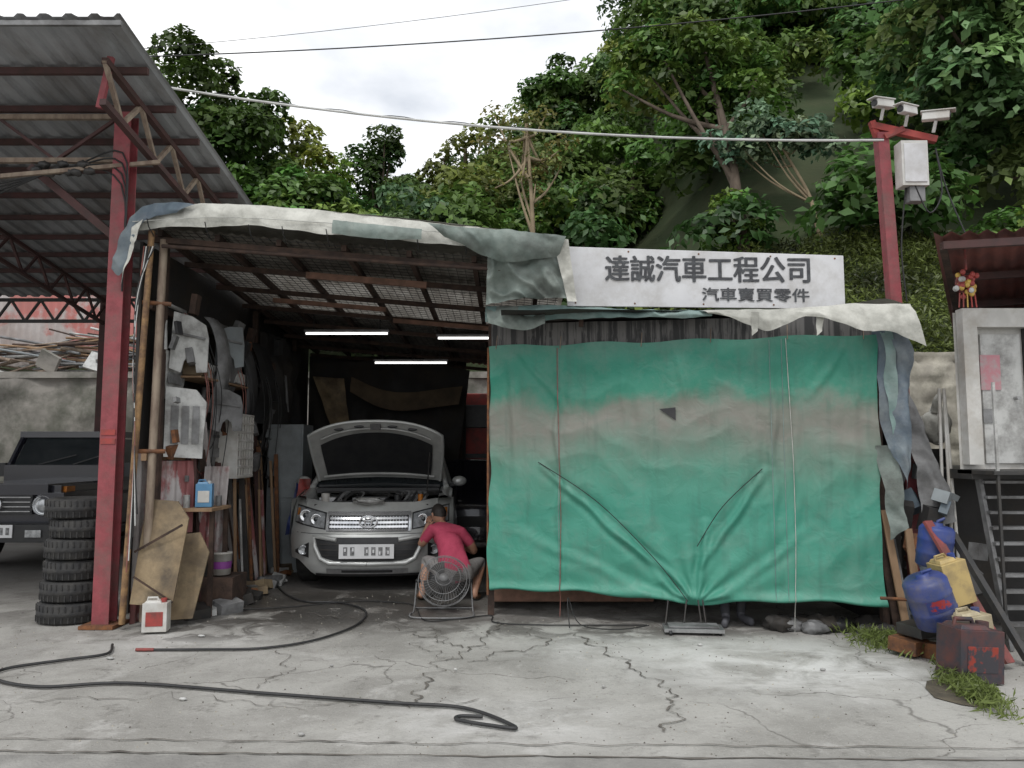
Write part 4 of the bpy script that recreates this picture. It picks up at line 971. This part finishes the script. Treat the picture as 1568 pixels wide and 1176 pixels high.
for (x,y,h,r_,m_) in ((-3.1,7.4,.12,.03,"part_white"),(-3.12,7.6,.16,.035,"red_paint"),(-2.9,7.68,.1,.03,"part_grey")): mb.cyl((x,y,1.015),(x,y,1.015+h),r_,m_,n=10)
mb.build("wooden_shelf")
def jug(name,c,s,body,cap,rot=(0,0,0),label=None):
    e=Euler(rot).to_matrix(); mb=MB(); c=Vector(c); w_,d_,h_=s
    def T(x,y,z): return c+e@Vector((x,y,z))
    mb.box(c,(w_,d_,h_),body,rot)
    mb.box(T(-w_*.1,0,h_*.54),(w_*.7,d_*.8,h_*.08),body,rot,.8)
    mb.cyl(T(w_*.28,0,h_*.5),T(w_*.28,0,h_*.63),w_*.13,cap,n=12)
    mb.tube([T(-w_*.38,0,h_*.5),T(-w_*.36,0,h_*.66),T(w_*.02,0,h_*.66),T(w_*.08,0,h_*.52)],w_*.05,body,8)
    if label: mb.box(T(0,-d_/2-.002,-h_*.05),(w_*.7,.006,h_*.5),label,rot)
    return mb.build(name,None,min(w_,d_)*.2)
jug("oil_jug",(-3.05,6.75,.14),(.2,.13,.24),"white_paint","red_paint",(0,0,.15),"red_paint")
jug("coolant_jug",(-2.95,7.45,1.13),(.15,.11,.22),"blue_light","part_white",(0,0,.2),"white_paint")
mb=MB(); mb.lathe((-2.88,7.75,.34),(0,0,1),[(.001,0),(.09,0),(.10,.2),(.105,.2),(.105,.215),(.001,.215)],"white_paint",20); mb.lathe((-2.88,7.75,.34),(0,0,1),[(.0945,.06),(.1003,.13)],"purple",20); mb.box((-2.88,7.8,.16),(.34,.4,.33),"dark_wood"); mb.tube([(-2.88+.1*math.cos(t),7.75,.54-.08*math.sin(t)) for t in np.linspace(0,math.pi,9)],.004,"alu",5); mb.build("paint_bucket")

mb=MB(); mb.box((-.35,13.7,1.9),(1.2,.8,1.3),"red_paint"); mb.box((-.35,13.28,2.15),(1.0,.03,.4),"black_plastic"); mb.box((-.35,13.27,1.45),(1.1,.04,.12),"black_plastic"); mb.box((-.35,13.7,.95),(1.1,.7,.5),"black_metal")
for sx_ in (-.45,.45): wheel(mb,(-.35+sx_,13.6,.35),.35,.2,(1,0,0),1)
mb.build("red_truck",None,.03)

# ------------------------------------------------------------ floor fan
mb=MB(); FC=Vector((-.66,7.62,.29)); ax=Vector((.05,-.86,.5)).normalized(); a=ax.cross(Vector((0,0,1))).normalized(); b=ax.cross(a)
def fr(r,h,t): return FC+ax*h+(a*math.cos(t)+b*math.sin(t))*r
for r_,h in ((.25,0),(.25,.03),(.22,.075),(.16,.10),(.08,.11),(.22,-.07),(.14,-.10)):
    mb.tube([fr(r_,h,t) for t in np.linspace(0,2*math.pi,33)],.0035,"part_grey",5)
for k in range(44):
    t=2*math.pi*k/44; mb.tube([fr(.25,0,t),fr(.235,.06,t+.06),fr(.16,.10,t+.15),fr(.05,.11,t+.25)],.0018,"part_grey",4); mb.tube([fr(.25,0,t),fr(.22,-.07,t),fr(.08,-.11,t)],.0018,"part_grey",4)
mb.lathe(FC,ax,[(.001,.115),(.045,.115),(.045,.105)],"part_grey",16); mb.lathe(FC,ax,[(.001,-.2),(.06,-.2),(.07,-.1),(.05,0),(.001,.03)],"black_metal",16)
for k in range(4):
    t0=2*math.pi*k/4; mb.grid([[fr(.04+.16*i/6,.03-.05*j/4,t0+.8*j/4*(0.5+.5*i/6)) for i in range(7)] for j in range(5)],"black_metal")
mb.tube(cr([(-.97,7.5,.012),(-.95,7.62,.02),(-.93,7.66,.30)],4),.009,"part_grey",6); mb.tube(cr([(-.36,7.5,.012),(-.38,7.62,.02),(-.40,7.66,.30)],4),.009,"part_grey",6)
mb.tube(cr([(-.97,7.5,.012),(-.9,7.3,.012),(-.42,7.3,.012),(-.36,7.5,.012)],6),.009,"part_grey",6); mb.tube([(-.95,7.75,.012),(-.38,7.75,.012)],.009,"part_grey",6)
mb.tube([(-.93,7.66,.29),(-.90,7.64,.29)],.02,"black_plastic",8); mb.tube([(-.43,7.64,.29),(-.40,7.66,.29)],.02,"black_plastic",8)
mb.build("floor_fan")

# ------------------------------------------------------------ hoses and cables on the ground
mb=MB()
h1=[(-3.18,6.28),(-3.08,6.0),(-3.3,5.83),(-3.58,5.6),(-3.5,5.36),(-3.08,5.18),(-2.55,5.26),(-1.6,5.05),(-.735,4.86),(-.28,4.76),(.02,4.44),(-.125,4.47),(-.31,4.56),(-.3,4.62),(-.17,4.61)]
mb.tube(cr([(x,y,.018) for x,y in h1],8),.011,"hose",8)
h2=[(-2.79,6.13),(-2.4,6.14),(-1.95,6.18),(-1.6,6.45),(-1.38,7.0),(-1.42,7.6),(-1.75,8.0),(-2.1,8.05),(-2.4,8.4),(-2.7,9.0)]
mb.tube(cr([(x,y,.016) for x,y in h2],8),.010,"hose",8); mb.cyl((-2.92,6.13,.016),(-2.78,6.13,.016),.013,"red_paint",n=8)
mb.build("rubber_hose")
mb=MB()
mb.tube(cr([(x,y,.012) for x,y in [(-1.4,8.1),(-1.0,7.9),(-.8,7.2),(-.5,7.25),(-.2,7.4),(-.15,7.1),(.3,7.0),(1.2,7.0)]],8),.006,"wire_black",6)
mb.tube(cr([(x,y,.012) for x,y in [(-3.2,7.2),(-2.8,7.6),(-2.2,7.8),(-1.6,8.1),(-1.1,8.0)]],8),.006,"wire_black",6); mb.build("power_cable")
mb=MB()
for (x,y,s) in ((-3.05,4.55,.05),(-2.05,4.95,.025),(-1.15,4.35,.02),(2.2,5.6,.02),(-3.0,5.9,.03),(1.5,6.3,.02),(-2.6,6.6,.03),(-.4,5.6,.012),(.6,5.2,.012),(-1.3,5.7,.014)):
    mb.sphere((x,y,.012),(s,s*.6,.010),"part_white",6,lambda q:1+.4*nz(q,3))
mb.build("litter")
n=1800; xs=RNG.uniform(-5,5,n); ys=RNG.uniform(4.0,8.6,n); mb=MB()
for x,y in zip(xs,ys):
    r_=random.uniform(.002,.008); z=.004
    mb.add([(x-r_,y,0),(x,y-r_,0),(x+r_,y,0),(x,y+r_,0),(x,y,r_*1.1)],[(0,1,4),(1,2,4),(2,3,4),(3,0,4)],random.choice(["stone","crack","stone_pale"]))
mb.build("gravel")

# ------------------------------------------------------------ under the curtain
mb=MB()
mb.box((1.55,6.75,.04),(.5,.22,.03),"alu",(0,0,-.1)); mb.box((1.55,6.75,.065),(.42,.16,.012),"part_grey",(0,0,-.1))
for x in (1.36,1.52): mb.tube([(x-.04,6.8,.03),(x,6.84,.26)],.007,"black_metal",6)
for x in (1.62,1.66): mb.tube([(x+.02,6.8,.03),(x,6.84,.26)],.007,"black_metal",6)
for sx_ in (1.34,1.76): mb.lathe((sx_,6.66,.02),(1,0,0),[(.001,-.012),(.02,-.012),(.02,.012),(.001,.012)],"black_plastic",12)
mb.build("mechanic_creeper")
mb=MB()
for i in range(18):
    x=2.3+random.uniform(0,.85); y=6.92-.23*(x-2)+random.uniform(-.08,.2); s=random.uniform(.05,.11)
    mb.sphere((x,y,s*.5),(s*1.2,s,s*.7),random.choice(["black_plastic","dark_tarp","part_grey","dark_tarp","dark_tarp"]),9,lambda q:1+.5*nz(q+Vector((i,0,0)),2.2))
mb.build("rubbish_bags")
mb=MB(); mb.box((.6,8.0,.22),(1.6,.5,.3),"red_wood"); mb.box((.6,8.0,.4),(1.7,.6,.04),"plank"); mb.build("work_bench",None,.01)
mb=MB()
for (x,y,l,t,m_) in ((3.22,6.5,1.05,.05,"plank"),(3.30,6.42,.9,-.05,"plank"),(3.2,6.62,1.3,.1,"dark_wood"),(3.26,6.55,.8,.0,"part_grey")):
    mb.beam((x+.05,y,.0),(x-t*.8,y+.15,l),.06,.02,m_)
mb.cyl((3.05,6.5,.34),(3.36,6.45,.33),.014,"rust",n=8)
mb.build("wooden_plank")

# ------------------------------------------------------------ red pole with cameras
po=empty("camera_pole"); mb=MB()
mb.beam((3.60,6.95,0),(3.44,6.95,4.5),.10,.10,"red_steel"); mb.beam((3.36,6.95,4.58),(3.9,6.85,4.40),.06,.06,"red_paint"); mb.beam((3.44,6.95,4.35),(3.36,6.95,4.62),.05,.05,"red_paint"); mb.beam((3.45,6.9,4.45),(3.62,6.88,4.52),.05,.05,"red_paint")
mb.build("pole",po)
mb=MB()
for (c,d) in (((3.40,6.8,4.72),(-.85,-.4,-.1)),((3.62,6.8,4.66),(-.8,-.5,-.1)),((3.82,6.7,4.56),(.8,-.45,-.1))):
    c=Vector(c);d=Vector(d).normalized(); mb.beam(c-d*.11,c+d*.11,.07,.07,"white_paint"); mb.beam(c-d*.12+Vector((0,0,.042)),c+d*.16+Vector((0,0,.042)),.095,.012,"white_paint")
    mb.cyl(c+d*.11,c+d*.12,.03,"black_plastic",n=12); mb.cyl(c+Vector((0,0,-.04)),c+Vector((0,.05,-.13)),.015,"white_paint",n=8)
mb.build("cctv_cameras",po,.006)
mb=MB(); mb.box((3.66,6.85,4.16),(.24,.14,.42),"white_paint"); mb.box((3.66,6.775,4.16),(.2,.012,.36),"sign_white"); mb.box((3.68,6.85,3.88),(.14,.1,.14),"part_grey")
mb.tube(cr([(3.66,6.8,3.95),(3.78,6.8,3.7),(3.9,6.8,3.9),(3.86,6.8,4.3)]),.008,"wire_black",5); mb.tube(cr([(3.6,6.85,3.95),(3.55,6.88,3.4),(3.58,6.88,2.9)]),.008,"wire_black",5); mb.tube(cr([(3.86,6.8,4.3),(3.95,6.8,3.9),(4.1,6.7,3.3)]),.008,"wire_black",5)
mb.build("junction_box",po,.006)
def sag(a,b,s,n=24):
    a=Vector(a);b=Vector(b); return [a.lerp(b,i/n)-Vector((0,0,4*s*(i/n)*(1-i/n))) for i in range(n+1)]
mb=MB(); mb.tube(sag((-3.4,6.95,4.98),(3.44,6.9,4.42),.16),.011,"wire_white",6); mb.tube([p+Vector((0,0,.010+.010*math.sin(i*1.3))) for i,p in enumerate(sag((-3.4,6.95,4.98),(3.44,6.9,4.42),.16,60))],.004,"wire_black",5); mb.build("overhead_cable")
mb=MB(); mb.tube(sag((-6.0,10,6.85),(9,10,8.2),.25),.009,"wire_black",5); mb.tube(sag((-6.0,10.5,7.2),(9,12,10.5),.3),.004,"wire_black",5); mb.build("power_line")

# ------------------------------------------------------------ hut on the right
hut=empty("tin_hut"); mb=MB()
fp=[(3.80,6.56),(6.4,6.56),(7.4,9.4),(5.5,9.4)]
vs=[(x,y,1.40) for x,y in fp]+[(x,y,2.74) for x,y in fp]
mb.add(vs,[(3,2,1,0),(4,5,6,7),(0,1,5,4),(1,2,6,5),(2,3,7,6),(3,0,4,7)],"white_paint")
mb.box((5.12,6.5,2.68),(2.6,.10,.16),"white_paint"); mb.box((3.88,6.5,2.02),(.12,.1,1.16),"white_paint")
mb.box((4.18,6.545,2.0),(.34,.02,1.1),"part_white"); mb.box((4.08,6.53,2.22),(.17,.01,.30),"pink_poster"); mb.box((4.04,6.53,1.85),(.08,.01,.12),"part_grey")
mb.box((4.46,6.53,2.02),(.16,.06,1.16),"black_plastic"); mb.box((4.8,6.51,2.02),(.5,.06,1.16),"white_paint"); mb.cyl((4.28,6.53,2.0),(4.28,6.48,2.0),.015,"alu",n=8)
mb.box((5.1,7.4,1.36),(2.6,2.0,.08),"black_metal"); mb.build("walls",hut)
mb=MB(); P=[]
for i in range(120):
    u_=4.2*i/119; dz=.02*math.cos(u_*2*math.pi/.14)+.06*u_; P.append([(3.30+u_+.62*(y-5.9),y,3.24-.12*(y-5.9)+dz) for y in (5.9,9.3)])
mb.grid(P,"red_roof")
for y in (5.95,6.7,7.5): mb.beam((3.36+.62*(y-5.9),y,3.17-.12*(y-5.9)),(7.4,y,3.40-.12*(y-5.9)),.05,.06,"red_dark")
for u_ in (.1,.9,1.7): mb.beam((3.30+u_,5.95,3.15+.06*u_),(3.30+u_+.62*2.2,8.1,2.89+.06*u_),.05,.05,"dark_wood")
mb.build("roof",hut)
mb=MB()
for i in range(10):
    z=.20+.122*i; mb.box((4.30,6.18+.025*i,z),(.84,.10,.022),"part_grey")
for x in (3.88,4.72): mb.beam((x,6.15,.0),(x,6.45,1.36),.03,.06,"part_grey")
mb.box((4.35,6.35,1.38),(1.1,.5,.03),"black_metal")
mb.beam((3.84,6.12,.1),(3.84,6.12,1.38),.02,.02,"black_metal"); mb.beam((3.84,6.12,1.38),(3.84,6.12,2.1),.02,.02,"part_white"); mb.box((4.4,7.0,.7),(1.2,.1,1.3),"dark_tarp")
mb.build("steel_stairs",hut)
mb=MB()
for i in range(46):
    a_=random.uniform(0,6.28); r_=random.uniform(.0,.12); mb.sphere((3.72+r_*math.cos(a_)*.85,6.2+random.uniform(-.03,.03),2.92+r_*math.sin(a_)),(.022,.018,.024),random.choice(["red_paint","red_paint","red_paint","gold","gold","part_white"]),6)
mb.lathe((3.72,6.22,2.92),(0,-1,0),[(.001,.0),(.075,.0),(.08,-.01),(.001,-.02)],"red_old",16)
mb.tube([(3.72,6.2,3.03),(3.72,6.2,3.2)],.01,"red_paint",5)
for q in (-.06,-.03,0,.03,.06): mb.tube([(3.72+q,6.2,2.84),(3.72+q*1.2,6.2,2.72)],.006,"red_paint" if q else "gold",5)
mb.build("hanging_charm")
mb=MB()
cloth(mb,[(3.12,6.62,2.66),(3.3,6.5,2.62),(3.40,6.5,2.4)],[(3.16,6.55,1.6),(3.25,6.4,1.35),(3.28,6.45,1.2)],"blue_tarp",24,30,.08,3,0,.1,21)
cloth(mb,[(3.16,6.57,2.64),(3.24,6.52,2.62)],[(3.2,6.5,1.5),(3.28,6.45,1.45)],"teal_tarp",10,26,.08,3,0,.06,23)
cloth(mb,[(3.1,6.6,1.6),(3.22,6.5,1.6)],[(3.16,6.5,.8),(3.28,6.45,.9)],"grey_tarp",12,18,.06,3.5,0,.08,24)
mb.build("side_tarp")
mb=MB()
cloth(mb,[(3.45,6.9,2.1),(3.55,6.9,2.1)],[(3.5,6.6,.9),(3.80,6.6,.95)],"part_grey",20,24,.1,3,0,.05,33); mb.build("folded_umbrella")
mb=MB(); mb.sphere((4.02,7.3,1.80),(.13,.11,.17),"white_tarp",14,lambda q:1+.35*nz(q,2.0)+.12*nz(q,6)); mb.tube(cr([(4.0,7.25,1.93),(3.99,7.2,2.03),(4.03,7.2,2.08)]),[.05-.002*k for k in range(13)],"white_tarp",8); mb.build("white_sack")
mb=MB()
for (x,t) in ((3.78,.02),(3.84,-.04),(3.70,.06)): mb.cyl((x,6.7,.3),(x+t,6.75,2.1),.014,"white_paint",n=8)
mb.build("pvc_pipe")
mb=MB(); mb.box((3.95,7.6,.8),(.7,.05,1.55),"dark_tarp")
for i in range(60):
    s=random.uniform(.04,.15); mb.box((3.35+random.uniform(0,.55),random.uniform(6.5,7.4),random.uniform(0.05,1.5)),(s,s,s*random.uniform(.5,2)),random.choice(["dark_wood","black_metal","part_grey","part_white","blue_tarp","rust","dark_tarp","cabinet_grey"]),(random.uniform(-.5,.5),random.uniform(-.5,.5),random.uniform(0,3)))
mb.build("scrap_heap") 
mb=MB(); mb.beam((3.28,6.15,1.0),(3.54,5.62,.05),.09,.022,"red_old"); mb.beam((3.5,6.2,.9),(3.72,5.7,.05),.06,.04,"black_metal"); mb.build("red_plank")
def drum(name,c,r,h,axis,mat,mark=None):
    mb=MB(); c=Vector(c); a=Vector(axis).normalized()
    mb.lathe(c,a,[(.001,-h/2),(r*.9,-h/2),(r,-h*.46),(r,-h*.2),(r*1.03,-h*.17),(r,-h*.14),(r,h*.14),(r*1.03,h*.17),(r,h*.2),(r,h*.42),(r*.85,h*.5),(r*.3,h*.52),(r*.3,h*.58),(.001,h*.58)],mat,26)
    if mark: 
        b=a.cross(Vector((0,-1,0))).normalized(); f=b.cross(a)
        if f.y>0: f=-f
        P=[[c+a*(-.1*h+.26*h*j/5)+(f*math.cos(t)+b*math.sin(t))*(r*1.006) for j in range(6)] for t in np.linspace(-.7,.6,9)]
        mb.grid(P,mark)
    mb.tube([c+a*h*.48+Vector((0,0,0.02)),c+a*h*.62,c+a*h*.5+Vector((0.06,0,.06))],.012,mat,6)
    return mb.build(name)
M("blue_mark",(0.03,0.045,0.16),(0.30,0.03,0.03),9,0.5,lo=.48,hi=.53)
drum("blue_drum",(3.07,5.75,.46),.155,.36,(-.35,-.1,.93),"blue_plastic","blue_mark")
drum("blue_drum",(3.36,6.2,.80),.13,.32,(.1,-.1,.98),"blue_plastic")
jug("jerry_can",(3.28,5.85,.58),(.20,.18,.32),"yellow_plastic","blue_plastic",(0,R(-15),.1))
jug("jerry_can",(3.10,5.35,.19),(.32,.24,.34),"black_can","black_can",(0,R(4),.15),"red_mark")
jug("jerry_can",(3.26,5.60,.27),(.22,.2,.26),"pale_plastic","blue_plastic",(0,R(-8),.1))
mb=MB()
for i in range(14):
    mb.box((3.1+random.uniform(-.08,.4),5.8+random.uniform(-.1,.5),random.uniform(.04,.24)),(random.uniform(.15,.35),random.uniform(.1,.25),random.uniform(.06,.12)),random.choice(["dark_wood","part_grey","black_metal","rust","stone"]),(0,random.uniform(-.1,.1),random.uniform(0,3)))
mb.build("rubble_heap",None,.006)
mb=MB(); mb.add([(2.66,5.0,.006),(2.75,4.86,.006),(2.85,4.80,.006),(2.92,4.85,.006),(2.95,5.1,.006),(2.90,5.4,.006),(2.80,5.35,.006),(2.71,5.2,.006)],[tuple(range(8))],"soil"); mb.build("soil_patch")
n=2600; q=RNG.uniform(0,1,n); ys=np.where(q<.6,RNG.normal(5.05,.2,n),RNG.normal(6.35,.15,n)); xs=np.where(q<.6,2.92-.12*(5.0-ys)+RNG.normal(size=n)*.05,2.98+RNG.normal(size=n)*.12)
P=np.stack([xs,ys,RNG.uniform(.005,.10,n)],1); Nn=RNG.normal(size=(n,3))*np.array([1,1,.25]); Nn/=np.linalg.norm(Nn,axis=1)[:,None]
mkleaves("weeds",P,Nn,.075,np.array((0.19,0.24,0.07))*RNG.uniform(.5,1.3,(n,1)),None,.07)

# ------------------------------------------------------------ people
def skinmesh(name,joints,bones,parent,chains=None,sub=2):
    names=list(joints); idx={k:i for i,k in enumerate(names)}
    vs=[joints[k][0] for k in names]; ed=[(idx[a],idx[b]) for a,b,_ in bones]
    me=bpy.data.meshes.new(name); me.from_pydata(vs,ed,[]); o=bpy.data.objects.new(name,me); scn.collection.objects.link(o)
    o.modifiers.new("skin","SKIN")
    if not me.skin_vertices:
        bpy.context.view_layer.objects.active=o; bpy.ops.mesh.customdata_skin_add()
    for i,k in enumerate(names):
        r_=joints[k][1]; sv=me.skin_vertices[0].data[i]; sv.radius=(r_,r_) if not isinstance(r_,tuple) else r_
        sv.use_root=(k in (chains or ("pelvis",)))
    s=o.modifiers.new("sub","SUBSURF"); s.levels=sub; s.render_levels=sub
    bpy.context.view_layer.update(); dg=bpy.context.evaluated_depsgraph_get(); m2=bpy.data.meshes.new_from_object(o.evaluated_get(dg))
    bpy.data.objects.remove(o); mats=[]; 
    for _,_,m_ in bones:
        if m_ not in mats: mats.append(m_)
    m2.materials.clear()
    for m_ in mats: m2.materials.append(MATS[m_])
    for p in m2.polygons:
        c=p.center; best=1e9; bm=0
        for a,b,m_ in bones:
            A=Vector(joints[a][0]);B=Vector(joints[b][0]); d=B-A; t=min(max((c-A).dot(d)/max(d.length_squared,1e-9),0),1); q=(A+d*t-c).length
            ra=joints[a][1];rb=joints[b][1]; ra=ra if not isinstance(ra,tuple) else ra[0]; rb=rb if not isinstance(rb,tuple) else rb[0]
            q/= (ra*(1-t)+rb*t)
            if q<best: best=q; bm=mats.index(m_)
        p.material_index=bm; p.use_smooth=True
    o=bpy.data.objects.new(name,m2); scn.collection.objects.link(o); o.parent=parent; return o
def headmesh(name,c,fwd,parent,hr=.105):
    c=Vector(c); f=Vector(fwd).normalized(); r_=f.cross(Vector((0,0,1))).normalized(); u=r_.cross(f)
    def T(x,y,z): return c+r_*x+f*y+u*z
    mb=MB(); n=16
    def shape(t,p,k=1.0,hairf=False):
        x=math.sin(t)*math.cos(p); y=math.sin(t)*math.sin(p); z=math.cos(t)
        sx=.076*(1-.22*max(-z,0)); sy=.095*(1-.12*max(-z,0)); 
        return (x*sx*k,y*sy*k+(.008 if z<0 else 0),z*.118*k)
    mb.grid([[T(*shape(math.pi*i/n,math.pi*j/n)) for j in range(2*n+1)] for i in range(n+1)],"skin")
    P=[]
    for i in range(n+1):
        row=[]
        for j in range(2*n+1):
            p=math.pi*j/n; lim=math.pi*(.36+.30*(.5-.5*math.sin(p))); t=lim*i/n
            q=shape(t,p,1.07+.02*nz((i,j,0),.7)); row.append(T(*q))
        P.append(row)
    mb.grid(P,"hair")
    mb.tube([T(0,.092,.012),T(0,.112,-.02),T(0,.100,-.032)],[.008,.014,.011],"skin",8)
    for sd in (-1,1):
        mb.sphere(T(sd*.03,.083,.008),.012,"eye_white",8); mb.sphere(T(sd*.03,.092,.008),.006,"hair",6)
        mb.tube([T(sd*.048,.080,.028),T(sd*.03,.089,.033),T(sd*.015,.091,.029)],.004,"hair",5)
        mb.tube([T(sd*.074,-.005,.02),T(sd*.086,-.014,.012),T(sd*.084,-.012,-.012),T(sd*.074,-.002,-.024)],[.008,.012,.010,.006],"skin",8)
    mb.tube([T(-.022,.088,-.053),T(0,.095,-.051),T(.022,.088,-.053)],[.003,.006,.003],"lips",6)
    mb.build(name,parent)
def hand(jo,bo,chains,tag,w_,d,side):
    w_=Vector(w_); d=Vector(d).normalized(); s=Vector(side).normalized(); dn=d.cross(s)
    L_=[.062,.072,.068,.054]
    for k in range(4):
        b0=w_+d*.045+s*(.028-.019*k); a=b0+d*.045; b=a+d*L_[k]*.55+dn*.012; c=b+d*L_[k]*.4+dn*.025
        nm=[f"{tag}{k}{q}" for q in range(4)]
        for q,(pp,rr) in enumerate(((b0,.0105),(a,.0095),(b,.0085),(c,.007))): jo[nm[q]]=(pp,rr)
        bo+= [(nm[0],nm[1],"skin"),(nm[1],nm[2],"skin"),(nm[2],nm[3],"skin")]; chains.append(nm[0])
    b0=w_+d*.02+s*.02; a=w_+d*.05+s*.052; c=w_+d*.085+s*.062+dn*.01; nm=[f"{tag}t{q}" for q in range(3)]
    for q,(pp,rr) in enumerate(((b0,.013),(a,.011),(c,.009))): jo[nm[q]]=(pp,rr)
    bo+=[(nm[0],nm[1],"skin"),(nm[1],nm[2],"skin")]; chains.append(nm[0])
def person(name,B,J,bones,headc,hf,hands):
    e=empty(name); B=Vector(B)
    jo={k:(B+Vector(p),r_) for k,(p,r_) in J.items()}
    skinmesh(name+"_body",jo,bones,e)
    headmesh(name+"_head",B+Vector(headc),hf,e)
    jh={};bh=[];ch=[]
    for i,(w_,d,s) in enumerate(hands): hand(jh,bh,ch,"h%d"%i,B+Vector(w_),d,s)
    skinmesh(name+"_fingers",jh,bh,e,ch,1)
    return e
sh,sk,so_,tr_="shirt_red","skin","shorts_grey","trousers_dark"
J={"pelvis":((.06,-.04,.31),.150),"belly":((.02,.05,.46),.150),"chest":((-.04,.20,.62),.155),"ubk":((-.08,.28,.70),.12),"neck":((-.12,.36,.745),.055),"nk2":((-.15,.41,.765),.05),
 "shL":((-.23,.27,.70),.072),"slL":((-.31,.30,.60),.06),"elL":((-.36,.34,.52),.043),"wrL":((-.30,.46,.72),.029),"paL":((-.285,.485,.765),(.036,.018)),
 "shR":((.09,.24,.67),.072),"slR":((.18,.25,.57),.06),"elR":((.24,.28,.46),.043),"wrR":((.08,.42,.52),.029),"paR":((.045,.44,.55),(.036,.018)),
 "hiL":((-.06,.0,.28),.115),"knL":((-.28,.26,.40),.075),"kbL":((-.28,.23,.33),.062),"anL":((-.30,.02,.09),.038),"heL":((-.30,-.01,.045),.036),"toL":((-.35,.17,.035),(.042,.026)),
 "hiR":((.16,-.01,.28),.115),"knR":((.30,.27,.38),.072),"kbR":((.30,.23,.32),.062),"anR":((.25,.0,.09),.038),"heR":((.25,-.03,.045),.036),"toR":((.29,.16,.035),(.042,.026))}
bones=[("pelvis","belly",sh),("belly","chest",sh),("chest","ubk",sh),("ubk","neck",sk),("neck","nk2",sk),
 ("ubk","shL",sh),("shL","slL",sh),("slL","elL",sk),("elL","wrL",sk),("wrL","paL",sk),("ubk","shR",sh),("shR","slR",sh),("slR","elR",sk),("elR","wrR",sk),("wrR","paR",sk),
 ("pelvis","hiL",so_),("hiL","knL",so_),("knL","kbL",so_),("kbL","anL",sk),("anL","heL",sk),("heL","toL","sandal"),
 ("pelvis","hiR",so_),("hiR","knR",so_),("knR","kbR",so_),("kbR","anR",sk),("anR","heR",sk),("heR","toR","sandal")]
person("squatting_mechanic",(-.64,8.18,0),J,bones,(-.17,.45,.85),(-.5,.8,-.5),[((-.30,.46,.72),(.2,.5,.85),(.9,-.3,0)),((.08,.42,.52),(-.6,.7,.4),(-.8,-.5,.2))])
J={"pelvis":((0,0,.95),.14),"belly":((0,-.01,1.1),.13),"chest":((0,-.0,1.33),.155),"ubk":((0,0,1.43),.10),"neck":((0,.02,1.51),.055),"nk2":((0,.03,1.57),.05),
 "shL":((-.19,0,1.41),.062),"slL":((-.24,.0,1.27),.054),"elL":((-.27,.02,1.12),.042),"wrL":((-.24,.2,.98),.028),"paL":((-.23,.24,.96),(.036,.018)),
 "shR":((.19,0,1.41),.062),"slR":((.24,.0,1.27),.054),"elR":((.27,.02,1.12),.042),"wrR":((.24,.2,.98),.028),"paR":((.23,.24,.96),(.036,.018)),
 "hiL":((-.09,0,.88),.10),"knL":((-.12,.04,.50),.065),"anL":((-.10,-.02,.10),.045),"heL":((-.10,-.04,.05),.038),"toL":((-.16,-.2,.035),(.045,.03)),
 "hiR":((.09,0,.88),.10),"knR":((.10,.06,.50),.065),"anR":((.06,.06,.10),.045),"heR":((.06,.05,.05),.038),"toR":((.12,-.12,.035),(.045,.03))}
bones=[("pelvis","belly",tr_),("belly","chest","shorts_grey"),("chest","ubk","shorts_grey"),("ubk","neck",sk),("neck","nk2",sk),
 ("ubk","shL","shorts_grey"),("shL","slL","shorts_grey"),("slL","elL",sk),("elL","wrL",sk),("wrL","paL",sk),("ubk","shR","shorts_grey"),("shR","slR","shorts_grey"),("slR","elR",sk),("elR","wrR",sk),("wrR","paR",sk),
 ("pelvis","hiL",tr_),("hiL","knL",tr_),("knL","anL",tr_),("anL","heL","shoe"),("heL","toL","shoe"),("pelvis","hiR",tr_),("hiR","knR",tr_),("knR","anR",tr_),("anR","heR","shoe"),("heR","toR","shoe")]
person("standing_mechanic",(2.02,7.10,0),J,bones,(0,.04,1.66),(0,1,-.2),[((-.24,.2,.98),(0,1,-.3),(1,0,0)),((.24,.2,.98),(0,1,-.3),(-1,0,0))])
print("DONE", len(bpy.data.objects))
